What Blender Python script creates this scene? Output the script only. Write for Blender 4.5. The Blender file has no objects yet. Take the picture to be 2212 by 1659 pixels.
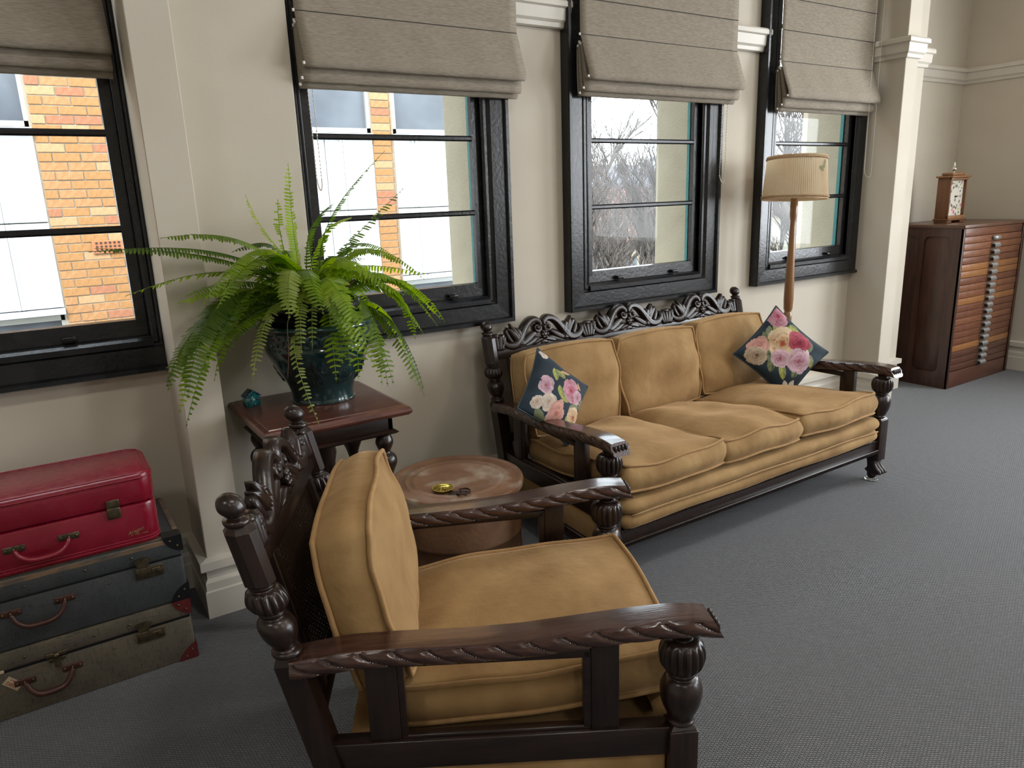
import bpy, bmesh, math, random
import numpy as np
from mathutils import Vector, Matrix
random.seed(7); RNG = np.random.default_rng(11)
PI = math.pi
sc = bpy.context.scene
col = sc.collection

# ------------------------------------------------------------------ camera
CAM_F, CAM_YAW, CAM_PITCH, CAM_ROLL, CAM_H = 1571.74, 32.7626, 14.3209, -2.0238, 1.6
_y, _p, _r = (math.radians(a) for a in (CAM_YAW, CAM_PITCH, CAM_ROLL))
fw = Vector((math.sin(_y) * math.cos(_p), math.cos(_y) * math.cos(_p), -math.sin(_p)))
rt = fw.cross(Vector((0, 0, 1))).normalized(); up = rt.cross(fw)
r2 = rt * math.cos(_r) + up * math.sin(_r); u2 = -rt * math.sin(_r) + up * math.cos(_r)
cam_d = bpy.data.cameras.new('camera'); cam = bpy.data.objects.new('camera', cam_d); col.objects.link(cam)
cam_d.sensor_width = 36; cam_d.lens = CAM_F * 36 / 2212; cam_d.clip_start = .05; cam_d.clip_end = 2000
M = Matrix((r2, u2, -fw)).transposed().to_4x4(); M.translation = (0, 0, CAM_H); cam.matrix_world = M
sc.camera = cam

# ------------------------------------------------------------------ sky, sun, daylight
w = bpy.data.worlds.new('sky'); sc.world = w; w.use_nodes = True
nt = w.node_tree; bg = nt.nodes['Background']
bg.inputs[0].default_value = (.86, .93, 1, 1); bg.inputs[1].default_value = 5.0
sun_d = bpy.data.lights.new('sun', 'SUN'); sun = bpy.data.objects.new('sun', sun_d); col.objects.link(sun)
sun_d.energy = 3.0; sun_d.angle = .02; sun_d.color = (1, .93, .82)
sun.rotation_euler = Vector((.35, .62, -.72)).to_track_quat('-Z', 'Y').to_euler()

def area(name, loc, aim, sx, sy, power, color):
    d = bpy.data.lights.new(name, 'AREA'); o = bpy.data.objects.new(name, d); col.objects.link(o)
    d.shape = 'RECTANGLE'; d.size = sx; d.size_y = sy; d.energy = power; d.color = color
    o.location = loc; o.rotation_euler = (Vector(aim) - Vector(loc)).to_track_quat('-Z', 'Y').to_euler()
    return o
# daylight through the tall windows of the right wall (openings out of the frame)
DAY = (.92, .96, 1)
area('daylight_right_window_a', (6.98, 1.0, 2.1), (0, 1.0, 1.2), 1.3, 2.2, 75, DAY)
area('daylight_right_window_b', (6.98, -1.4, 2.1), (0, -1.0, 1.2), 1.3, 2.2, 75, DAY)
area('daylight_right_window_c', (6.98, -3.8, 2.1), (0, -2.6, 1.2), 1.3, 2.2, 75, DAY)
# warm round ceiling lights of the room, above and behind the camera
for _x, _y in ((-1.6, .2), (1.4, .2), (4.4, .2), (-.2, -2.6), (3.0, -2.6)):
    _o = area('ceiling_light', (_x, _y, 3.86), (_x, _y, 0), .5, .5, 20, (1, .965, .91)); _o.data.shape = 'DISK'
sc.view_settings.view_transform = 'Standard'; sc.view_settings.look = 'None'
sc.view_settings.gamma = 1; sc.view_settings.exposure = .32; sc.view_settings.use_curve_mapping = False

# ------------------------------------------------------------------ materials
MATS = {}
def mat(name, c, rough=.6, metal=0, c2=None, nscale=8, stretch=(1, 1, 1), detail=5, ramp=(.35, .65), bump=0, bscale=None,
        sheen=0, coat=0, spec=.5, coord='Object', emit=0, trans=0, c3=None, c3scale=2, c3ramp=(.55, .7), rot=(0, 0, 0)):
    if name in MATS: return MATS[name]
    m = bpy.data.materials.new(name); m.use_nodes = True; MATS[name] = m
    nt = m.node_tree; N = nt.nodes; L = nt.links; b = N['Principled BSDF']
    b.inputs['Base Color'].default_value = (*c, 1); b.inputs['Roughness'].default_value = rough; b.inputs['Metallic'].default_value = metal
    b.inputs['Sheen Weight'].default_value = sheen; b.inputs['Sheen Roughness'].default_value = .35
    b.inputs['Coat Weight'].default_value = coat; b.inputs['Coat Roughness'].default_value = .12; b.inputs['Specular IOR Level'].default_value = spec
    if sheen: b.inputs['Sheen Tint'].default_value = (*[min(1, x * 1.6 + .12) for x in c], 1)
    if emit: b.inputs['Emission Color'].default_value = (*c, 1); b.inputs['Emission Strength'].default_value = emit
    if trans: b.inputs['Transmission Weight'].default_value = trans
    tc = N.new('ShaderNodeTexCoord'); mp = N.new('ShaderNodeMapping'); mp.inputs['Scale'].default_value = stretch; mp.inputs['Rotation'].default_value = rot
    L.new(tc.outputs[coord], mp.inputs[0])
    if c2 is not None:
        n = N.new('ShaderNodeTexNoise'); n.inputs['Scale'].default_value = nscale; n.inputs['Detail'].default_value = detail
        L.new(mp.outputs[0], n.inputs['Vector'])
        rp = N.new('ShaderNodeValToRGB'); e = rp.color_ramp.elements
        e[0].position, e[1].position = ramp; e[0].color = (*c, 1); e[1].color = (*c2, 1)
        L.new(n.outputs['Fac'], rp.inputs[0]); out = rp.outputs[0]
        if c3 is not None:
            n3 = N.new('ShaderNodeTexNoise'); n3.inputs['Scale'].default_value = c3scale; n3.inputs['Detail'].default_value = 7
            L.new(tc.outputs[coord], n3.inputs['Vector'])
            r3 = N.new('ShaderNodeValToRGB'); e = r3.color_ramp.elements; e[0].position, e[1].position = c3ramp
            L.new(n3.outputs['Fac'], r3.inputs[0])
            mx = N.new('ShaderNodeMix'); mx.data_type = 'RGBA'; L.new(r3.outputs[0], mx.inputs[0]); L.new(out, mx.inputs[6]); mx.inputs[7].default_value = (*c3, 1)
            out = mx.outputs[2]
        L.new(out, b.inputs['Base Color'])
    if bump:
        n2 = N.new('ShaderNodeTexNoise'); n2.inputs['Scale'].default_value = bscale or nscale; n2.inputs['Detail'].default_value = 6
        L.new(mp.outputs[0], n2.inputs['Vector'])
        bp = N.new('ShaderNodeBump'); bp.inputs['Strength'].default_value = bump; bp.inputs['Distance'].default_value = .01
        L.new(n2.outputs['Fac'], bp.inputs['Height']); L.new(bp.outputs[0], b.inputs['Normal'])
    return m

PLASTER = mat('cream_wall_paint', (.565, .508, .418), .75, c2=(.595, .538, .447), nscale=3, bump=.05, bscale=220)
TRIM = mat('cream_trim_gloss', (.66, .615, .54), .4, c2=(.63, .585, .51), nscale=5)
BLACKP = mat('black_gloss_paint', (.007, .0075, .009), .24, c2=(.016, .0165, .019), nscale=14, bump=.08, bscale=60, spec=.5)
TEAL = mat('teal_exterior_paint', (.06, .26, .27), .6, c2=(.05, .21, .22), nscale=25)
RENDERM = mat('cream_exterior_render', (.42, .39, .30), .9, c2=(.38, .35, .27), nscale=6, bump=.3, bscale=80)
DARKWOOD = mat('dark_stained_oak', (.010, .0050, .0036), .30, c2=(.024, .0108, .0072), nscale=6, stretch=(1, 9, 9), bump=.06, bscale=16, coat=.08)
DARKWOODV = mat('dark_stained_oak_upright', (.010, .0048, .0035), .30, c2=(.023, .0102, .0068), nscale=6, stretch=(9, 9, 1), bump=.05, bscale=16, coat=.08)
ARMWOOD = mat('worn_oak_arm', (.030, .011, .008), .24, c2=(.070, .029, .020), nscale=7, stretch=(1.2, 22, 12), bump=.12, bscale=10, coat=.6)
VELVET = mat('golden_velvet', (.255, .148, .058), .8, c2=(.41, .262, .116), nscale=5, stretch=(1, 1, 1), detail=7, ramp=(.3, .7), sheen=.8, bump=.26, bscale=30, c3=(.19, .098, .036), c3scale=3.2, c3ramp=(.50, .78), spec=.2)
PIPING = mat('velvet_piping', (.38, .23, .10), .7, c2=(.32, .19, .08), nscale=30, sheen=.5, spec=.2)
BLINDM = mat('taupe_linen_blind', (.255, .220, .172), .85, c2=(.34, .295, .238), nscale=34, stretch=(1, 1, 9), detail=3, bump=.12, bscale=60, spec=.2)
WHITEPL = mat('white_plastic', (.75, .73, .68), .4)
CANE = mat('woven_cane', (.030, .016, .010), .5, c2=(.06, .03, .018), nscale=60)

def glass_mat():
    m = bpy.data.materials.new('window_glass'); m.use_nodes = True; nt = m.node_tree; N = nt.nodes; L = nt.links
    N.remove(N['Principled BSDF']); o = N['Material Output']
    t = N.new('ShaderNodeBsdfTransparent'); t.inputs[0].default_value = (.96, .98, .98, 1); g = N.new('ShaderNodeBsdfGlossy'); g.inputs['Roughness'].default_value = .02
    lw = N.new('ShaderNodeLayerWeight'); lw.inputs[0].default_value = .5; pw = N.new('ShaderNodeMath'); pw.operation = 'POWER'; pw.inputs[1].default_value = 5
    L.new(lw.outputs['Facing'], pw.inputs[0]); fr = N.new('ShaderNodeMath'); fr.operation = 'MULTIPLY_ADD'; fr.inputs[1].default_value = .5; fr.inputs[2].default_value = .008; L.new(pw.outputs[0], fr.inputs[0]); mx = N.new('ShaderNodeMixShader')
    L.new(fr.outputs[0], mx.inputs[0]); L.new(t.outputs[0], mx.inputs[1]); L.new(g.outputs[0], mx.inputs[2]); L.new(mx.outputs[0], o.inputs[0])
    return m
GLASS = glass_mat()

def carpet_mat():
    m = bpy.data.materials.new('grey_loop_carpet'); m.use_nodes = True; nt = m.node_tree; N = nt.nodes; L = nt.links; b = N['Principled BSDF']
    tc = N.new('ShaderNodeTexCoord'); ns = N.new('ShaderNodeTexNoise'); ns.inputs['Scale'].default_value = 45; ns.inputs['Detail'].default_value = 2
    L.new(tc.outputs['Object'], ns.inputs['Vector'])
    ad = N.new('ShaderNodeMix'); ad.data_type = 'VECTOR'; ad.inputs[0].default_value = .0045
    L.new(tc.outputs['Object'], ad.inputs[4]); L.new(ns.outputs['Color'], ad.inputs[5])
    mp = N.new('ShaderNodeMapping'); mp.inputs['Rotation'].default_value = (0, 0, math.radians(33)); mp.inputs['Scale'].default_value = (100, 100, 100); L.new(ad.outputs[1], mp.inputs[0])
    br = N.new('ShaderNodeTexBrick'); br.offset = .5; br.inputs['Scale'].default_value = 1; br.inputs['Brick Width'].default_value = 1.15; br.inputs['Row Height'].default_value = .75
    br.inputs['Mortar Size'].default_value = .17; br.inputs['Mortar Smooth'].default_value = .8
    br.inputs['Color1'].default_value = (.158, .158, .162, 1); br.inputs['Color2'].default_value = (.122, .122, .126, 1); br.inputs['Mortar'].default_value = (.018, .018, .020, 1)
    L.new(mp.outputs[0], br.inputs['Vector'])
    n2 = N.new('ShaderNodeTexNoise'); n2.inputs['Scale'].default_value = 260; L.new(tc.outputs['Object'], n2.inputs['Vector'])
    mx = N.new('ShaderNodeMix'); mx.data_type = 'RGBA'; mx.blend_type = 'MULTIPLY'; mx.inputs[0].default_value = .55
    L.new(br.outputs['Color'], mx.inputs[6]); L.new(n2.outputs['Fac'], mx.inputs[7])
    hs = N.new('ShaderNodeHueSaturation'); hs.inputs['Saturation'].default_value = .55; hs.inputs['Value'].default_value = 1.35; L.new(mx.outputs[2], hs.inputs['Color'])
    L.new(hs.outputs[0], b.inputs['Base Color']); b.inputs['Roughness'].default_value = .9; b.inputs['Specular IOR Level'].default_value = .15
    b.inputs['Sheen Weight'].default_value = .35; b.inputs['Sheen Roughness'].default_value = .5; b.inputs['Sheen Tint'].default_value = (.9, .94, 1, 1)
    bp = N.new('ShaderNodeBump'); bp.invert = True; bp.inputs['Strength'].default_value = .7; bp.inputs['Distance'].default_value = .004
    L.new(br.outputs['Fac'], bp.inputs['Height']); L.new(bp.outputs[0], b.inputs['Normal'])
    return m
CARPET = carpet_mat()

def vcol_mat(name, rough=.8, sheen=0, spec=.3, bump=0, bscale=300):
    m = bpy.data.materials.new(name); m.use_nodes = True; N = m.node_tree.nodes; L = m.node_tree.links; b = N['Principled BSDF']
    a = N.new('ShaderNodeVertexColor'); a.layer_name = 'print'; L.new(a.outputs[0], b.inputs['Base Color'])
    b.inputs['Roughness'].default_value = rough; b.inputs['Sheen Weight'].default_value = sheen; b.inputs['Specular IOR Level'].default_value = spec
    if bump:
        tc = N.new('ShaderNodeTexCoord'); n2 = N.new('ShaderNodeTexNoise'); n2.inputs['Scale'].default_value = bscale; L.new(tc.outputs['Object'], n2.inputs['Vector'])
        bp = N.new('ShaderNodeBump'); bp.inputs['Strength'].default_value = bump; bp.inputs['Distance'].default_value = .002
        L.new(n2.outputs['Fac'], bp.inputs['Height']); L.new(bp.outputs[0], b.inputs['Normal'])
    return m

# ------------------------------------------------------------------ mesh helpers
class MB:
    def __init__(s): s.v = []; s.f = []; s.sm = []
    def add(s, vs, fs, smooth=False):
        o = len(s.v); s.v.extend([tuple(map(float, p)) for p in vs]); s.f.extend([tuple(int(i) + o for i in f) for f in fs]); s.sm.extend([smooth] * len(fs)); return s
    def box(s, a, b):
        (x0, y0, z0), (x1, y1, z1) = a, b
        return s.add([(x0, y0, z0), (x1, y0, z0), (x1, y1, z0), (x0, y1, z0), (x0, y0, z1), (x1, y0, z1), (x1, y1, z1), (x0, y1, z1)],
                     [(3, 2, 1, 0), (4, 5, 6, 7), (0, 1, 5, 4), (1, 2, 6, 5), (2, 3, 7, 6), (3, 0, 4, 7)])
    def bbox(s, a, b, r=.004, seg=2):
        bm = bmesh.new(); c = [(a[i] + b[i]) / 2 for i in range(3)]; d = [abs(b[i] - a[i]) for i in range(3)]
        bmesh.ops.create_cube(bm, size=1, matrix=Matrix.Translation(c) @ Matrix.Diagonal((*d, 1)))
        bmesh.ops.bevel(bm, geom=bm.edges[:], offset=min(r, min(d) * .45), segments=seg, affect='EDGES', profile=.5)
        return s.bm(bm, seg > 1)
    def bm(s, bm, smooth=False):
        bm.verts.index_update(); s.add([v.co[:] for v in bm.verts], [[v.index for v in f.verts] for f in bm.faces], smooth); bm.free(); return s
    def lathe(s, prof, seg=28, fn=None, c=(0, 0, 0), smooth=True, cap=True):
        n = len(prof); vs = []
        for i, (r, z) in enumerate(prof):
            for k in range(seg):
                a = 2 * PI * k / seg; rr = r if fn is None else fn(r, z, a)
                vs.append((c[0] + rr * math.cos(a), c[1] + rr * math.sin(a), c[2] + z))
        fs = [(i * seg + k, i * seg + (k + 1) % seg, (i + 1) * seg + (k + 1) % seg, (i + 1) * seg + k) for i in range(n - 1) for k in range(seg)]
        if cap:
            if prof[0][0] > 1e-5: fs.append(tuple(range(seg - 1, -1, -1)))
            if prof[-1][0] > 1e-5: fs.append(tuple((n - 1) * seg + k for k in range(seg)))
        return s.add(vs, fs, smooth)
    def prism(s, pts, axis, a, b, smooth=False):
        """extrude a 2-D polygon (u,v) along an axis: axis 'x' -> (t,u,v), 'y' -> (u,t,v), 'z' -> (u,v,t)"""
        n = len(pts)
        mk = {'x': lambda t, u, v: (t, u, v), 'y': lambda t, u, v: (u, t, v), 'z': lambda t, u, v: (u, v, t)}[axis]
        vs = [mk(a, *p) for p in pts] + [mk(b, *p) for p in pts]
        fs = [(i, (i + 1) % n, n + (i + 1) % n, n + i) for i in range(n)] + [tuple(range(n - 1, -1, -1)), tuple(range(n, 2 * n))]
        return s.add(vs, fs, smooth)
    def tube(s, pts, r, seg=8, closed=False, ell=None, upv=(0, 0, 1), smooth=True):
        """tube along pts; r number or list; ell (a,b) scales the section across / along the second axis"""
        P = [Vector(p) for p in pts]; n = len(P); vs = []; prev = None
        for i, p in enumerate(P):
            t = (P[(i + 1) % n] - P[i - 1]) if closed else (P[min(i + 1, n - 1)] - P[max(i - 1, 0)])
            t = t.normalized() if t.length > 1e-9 else Vector((0, 0, 1))
            if ell is not None: b = Vector(upv)
            else: b = prev if prev is not None else (Vector(upv) if abs(t.dot(Vector(upv))) < .95 else Vector((1, 0, 0)))
            a = b.cross(t).normalized(); b = t.cross(a).normalized(); prev = b
            rr = r[i] if isinstance(r, (list, tuple, np.ndarray)) else r
            ea, eb = ell if ell else (1, 1)
            for k in range(seg):
                q = 2 * PI * k / seg; vs.append(p + a * (rr * ea * math.cos(q)) + b * ((rr if not ell else 1) * eb * math.sin(q)))
        m = n if closed else n - 1
        fs = [(i * seg + k, i * seg + (k + 1) % seg, ((i + 1) % n) * seg + (k + 1) % seg, ((i + 1) % n) * seg + k) for i in range(m) for k in range(seg)]
        if not closed: fs += [tuple(range(seg - 1, -1, -1)), tuple((n - 1) * seg + k for k in range(seg))]
        return s.add(vs, fs, smooth)
    def ball(s, c, r, seg=10, rings=6, sc=(1, 1, 1)):
        vs = [(c[0], c[1], c[2] - r * sc[2])]
        for i in range(1, rings):
            a = PI * i / rings
            for k in range(seg): q = 2 * PI * k / seg; vs.append((c[0] + r * sc[0] * math.sin(a) * math.cos(q), c[1] + r * sc[1] * math.sin(a) * math.sin(q), c[2] - r * sc[2] * math.cos(a)))
        vs.append((c[0], c[1], c[2] + r * sc[2])); T = len(vs) - 1
        fs = [(0, 1 + (k + 1) % seg, 1 + k) for k in range(seg)]
        fs += [(1 + i * seg + k, 1 + i * seg + (k + 1) % seg, 1 + (i + 1) * seg + (k + 1) % seg, 1 + (i + 1) * seg + k) for i in range(rings - 2) for k in range(seg)]
        fs += [(1 + (rings - 2) * seg + k, 1 + (rings - 2) * seg + (k + 1) % seg, T) for k in range(seg)]
        return s.add(vs, fs, True)
    def xf(s, fn, start=0):
        s.v[start:] = [tuple(fn(*p)) for p in s.v[start:]]; return s
    def build(s, name, m, parent=None, loc=None, fix=True):
        me = bpy.data.meshes.new(name); me.from_pydata(s.v, [], s.f)
        me.polygons.foreach_set('use_smooth', s.sm); me.materials.append(m)
        if fix:
            bm = bmesh.new(); bm.from_mesh(me); bmesh.ops.recalc_face_normals(bm, faces=bm.faces[:]); bm.to_mesh(me); bm.free()
        me.update(); o = bpy.data.objects.new(name, me); col.objects.link(o)
        if parent: o.parent = parent
        if loc: o.location = loc
        return o

def tag(o, label=None, cat=None, group=None, kind=None):
    if label: o['label'] = label
    if cat: o['category'] = cat
    if group: o['group'] = group
    if kind: o['kind'] = kind
    return o
def empty(name, loc=(0, 0, 0), rz=0, **k):
    o = bpy.data.objects.new(name, None); o.empty_display_size = .1; col.objects.link(o); o.location = loc; o.rotation_euler = (0, 0, rz); return tag(o, **k)
def share(o, name, parent, loc=(0, 0, 0), rot=(0, 0, 0), scale=(1, 1, 1), m=None):
    c = bpy.data.objects.new(name, o.data if hasattr(o, 'data') else o); col.objects.link(c); c.parent = parent; c.location = loc; c.rotation_euler = rot; c.scale = scale
    if m is not None:
        c.material_slots[0].link = 'OBJECT'; c.material_slots[0].material = m
    return c
def text(name, s, size, m, parent, loc, rot, ext=.0006, align='CENTER', shear=0):
    c = bpy.data.curves.new(name, 'FONT'); c.body = s; c.size = size; c.extrude = ext; c.align_x = align; c.align_y = 'CENTER'; c.shear = shear
    c.resolution_u = 3; t = bpy.data.objects.new('tmp', c); col.objects.link(t); dg = bpy.context.evaluated_depsgraph_get(); dg.update()
    me = bpy.data.meshes.new_from_object(t.evaluated_get(dg)); me.name = name; me.materials.clear(); me.materials.append(m); bpy.data.objects.remove(t); bpy.data.curves.remove(c)
    o = bpy.data.objects.new(name, me); col.objects.link(o); o.parent = parent; o.location = loc; o.rotation_euler = rot; return o
def smooth_pts(pts, n=8, closed=False):
    """Catmull-Rom through points"""
    P = [np.array(p, float) for p in pts]; N = len(P); out = []
    for i in range(N if closed else N - 1):
        p0 = P[(i - 1) % N] if closed or i > 0 else 2 * P[0] - P[1]; p1 = P[i]; p2 = P[(i + 1) % N]
        p3 = P[(i + 2) % N] if closed or i + 2 < N else 2 * P[-1] - P[-2]
        for k in range(n):
            t = k / n; out.append(.5 * ((2 * p1) + (p2 - p0) * t + (2 * p0 - 5 * p1 + 4 * p2 - p3) * t * t + (3 * p1 - p0 - 3 * p2 + p3) * t ** 3))
    if not closed: out.append(P[-1])
    return out
def sweep_wall(mb, path, prof):
    """profile (d towards the room = right-hand side, z) swept along a plan polyline with mitres"""
    n = len(path); rows = []
    nr = []
    for i in range(n - 1):
        d = Vector((path[i + 1][0] - path[i][0], path[i + 1][1] - path[i][1])).normalized(); nr.append(Vector((d.y, -d.x)))
    for i in range(n):
        if i == 0: m = nr[0]
        elif i == n - 1: m = nr[-1]
        else: m = (nr[i - 1] + nr[i]); m = m / max(.2, m.dot(nr[i]))
        rows.append([(path[i][0] + m.x * d, path[i][1] + m.y * d, z) for d, z in prof])
    k = len(prof); vs = [p for r in rows for p in r]
    fs = [(i * k + j, i * k + (j + 1) % k, (i + 1) * k + (j + 1) % k, (i + 1) * k + j) for i in range(n - 1) for j in range(k)] + [tuple(range(k)), tuple((n - 1) * k + j for j in range(k - 1, -1, -1))]
    return mb.add(vs, fs)
# ------------------------------------------------------------------ room shell
XR, YB, XL, ZC = 7.03, -6.0, -4.0, 3.9
YO = 3.56                      # outer face of the window wall
f = MB().box((XL, YB, -.2), (XR + .3, 3.75, 0)).build('floor', CARPET); tag(f, kind='structure', label='grey loop pile carpet over the whole room')
c = MB().box((XL, YB, ZC), (XR + .3, YO, ZC + .25)).build('ceiling', PLASTER); tag(c, kind='structure', label='plain cream ceiling')
GL = [(-.478, .307), (1.092, 1.88), (2.627, 3.41), (4.165, 4.945)]     # clear glass of the four windows
ZG0, ZTOP = 1.19, 3.32
def opn(i): return GL[i][0] - .055, GL[i][1] + .055
wm = MB()
xs = [XL - .3] + [x for i in range(4) for x in opn(i)] + [5.09]
for k in range(0, len(xs), 2): wm.box((xs[k], 3.21, 0), (xs[k + 1], YO, ZC))
for i in range(4):
    a, b = opn(i); wm.box((a, 3.21, 0), (b, YO, ZG0 - .09)); wm.box((a, 3.21, ZTOP + .08), (b, YO, ZC))
wo = wm.build('wall_window', PLASTER); tag(wo, kind='structure', label='cream wall with four tall black windows')
for nm, x0, x1, y0, lab in (('wall_pier_left', .39, .533, 2.90, 'narrow cream pier beside the stacked suitcases'), ('wall_panel_left', .533, 1.004, 3.12, 'cream wall panel behind the fern'),
                            ('wall_pier_right', 5.09, 5.24, 2.92, 'narrow cream pier at the sofa end'), ('wall_panel_right', 5.24, 5.69, 3.12, 'cream wall panel beside the drawer cabinet')):
    tag(MB().bbox((x0, y0, 0), (x1, 3.30, ZC), .003, 1).build(nm, PLASTER), kind='structure', label=lab)
tag(MB().box((5.2, 3.5, 0), (XR + .3, YO + .2, ZC)).box((5.0, 3.28, 0), (5.69, YO, ZC)).build('wall_recess', PLASTER), kind='structure', label='cream recess wall behind the drawer cabinet')
rw = MB()
ys = [YB, -4.45, -3.15, -2.05, -.75, .35, 1.65, 3.75]
for k in range(0, 8, 2): rw.box((XR, ys[k], 0), (XR + .3, ys[k + 1], ZC))
for k in (1, 3, 5): rw.box((XR, ys[k], 0), (XR + .3, ys[k + 1], .95)); rw.box((XR, ys[k], 3.25), (XR + .3, ys[k + 1], ZC))
tag(rw.build('wall_right', PLASTER), kind='structure', label='cream end wall with picture rail')
bw = MB().box((XL - .3, YB - .3, 0), (XR + .3, YB, ZC))
tag(bw.build('wall_back', PLASTER), kind='structure', label='plain cream back wall')
tag(MB().box((XL - .3, YB, 0), (XL, YO, ZC)).build('wall_left', PLASTER), kind='structure', label='plain cream side wall')
# render on the outer face and the reveals of the openings
om = MB()
for i in range(4):
    a, b = opn(i)
    for x0, x1 in ((a - .0, a + .004), (b - .004, b + .0)): om.box((x0, 3.29, 1.0), (x1, YO + .012, ZTOP + .1))
om.box((XL, YO, -4), (XR, YO + .012, .98))
for k in range(0, len(xs), 2): om.box((xs[k], YO, .98), (xs[k + 1], YO + .012, ZC))
om.box((XL, YO, -4.2), (5.09, YO + .01, .02))
tag(om.build('wall_exterior', RENDERM), kind='structure', label='cream rendered outside face of the wall')

SK = [(0, 0), (.026, 0), (.026, .112), (.020, .118), (.020, .150), (.010, .165), (.010, .205), (.032, .208), (.032, .244), (0, .252)]
PLAN = [(XL, 3.21), (.39, 3.21), (.39, 2.90), (.533, 2.90), (.533, 3.12), (1.004, 3.12), (1.004, 3.21), (5.09, 3.21), (5.09, 2.92), (5.24, 2.92), (5.24, 3.12), (5.69, 3.12), (5.69, 3.5), (XR, 3.5), (XR, YB)]
tag(sweep_wall(MB(), PLAN, SK).build('baseboard_window', TRIM), kind='structure', label='tall cream moulded baseboard')
RL = [(0, 2.415), (.016, 2.420), (.020, 2.440), (.032, 2.452), (.036, 2.505), (.050, 2.512), (.050, 2.535), (.042, 2.545), (0, 2.550)]
for k, pth in enumerate(([(.39, 3.2), (.39, 2.90), (.533, 2.90), (.533, 3.12), (1.0, 3.12)], [(2.0, 3.195), (2.465, 3.195)], [(3.54, 3.195), (4.005, 3.195)],
                         [(5.09, 3.20), (5.09, 2.92), (5.24, 2.92), (5.24, 3.12), (5.69, 3.12), (5.69, 3.5), (XR, 3.5), (XR, YB)])):
    tag(sweep_wall(MB(), pth, RL).build('trim_%d' % (k + 1), TRIM), kind='structure', label=['cream picture rail on the left pier', 'cream picture rail between the second and third window', 'cream picture rail between the third and fourth window', 'cream picture rail running round to the end wall'][k])

# ------------------------------------------------------------------ windows
AW = .142
ARP = [(0, 3.215), (0, 3.150), (.004, 3.143), (.020, 3.143), (.024, 3.150), (.028, 3.160), (.098, 3.162), (.104, 3.170), (.112, 3.176), (.118, 3.172), (.132, 3.172), (AW, 3.182), (AW, 3.26), (.01, 3.26)]
def arch_side(P0, P1, n0, n1):
    """one mitred side of the frame: outer corners P0->P1 in (x,z), n0/n1 inward mitre vectors"""
    mb = MB(); k = len(ARP)
    vs = [(P0[0] + n0[0] * d, y, P0[1] + n0[1] * d) for d, y in ARP] + [(P1[0] + n1[0] * d, y, P1[1] + n1[1] * d) for d, y in ARP]
    return mb.add(vs, [(j, (j + 1) % k, k + (j + 1) % k, k + j) for j in range(k)] + [tuple(range(k)), tuple(range(2 * k - 1, k - 1, -1))])
BRASSD = mat('black_metal_lift', (.012, .012, .013), .22, metal=.3)
WLAB = ['tall black sash window showing the brick pier opposite, beside the suitcases', 'tall black sash window behind the fern', 'tall black sash window behind the sofa back', 'tall black sash window behind the floor lamp']
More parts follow.
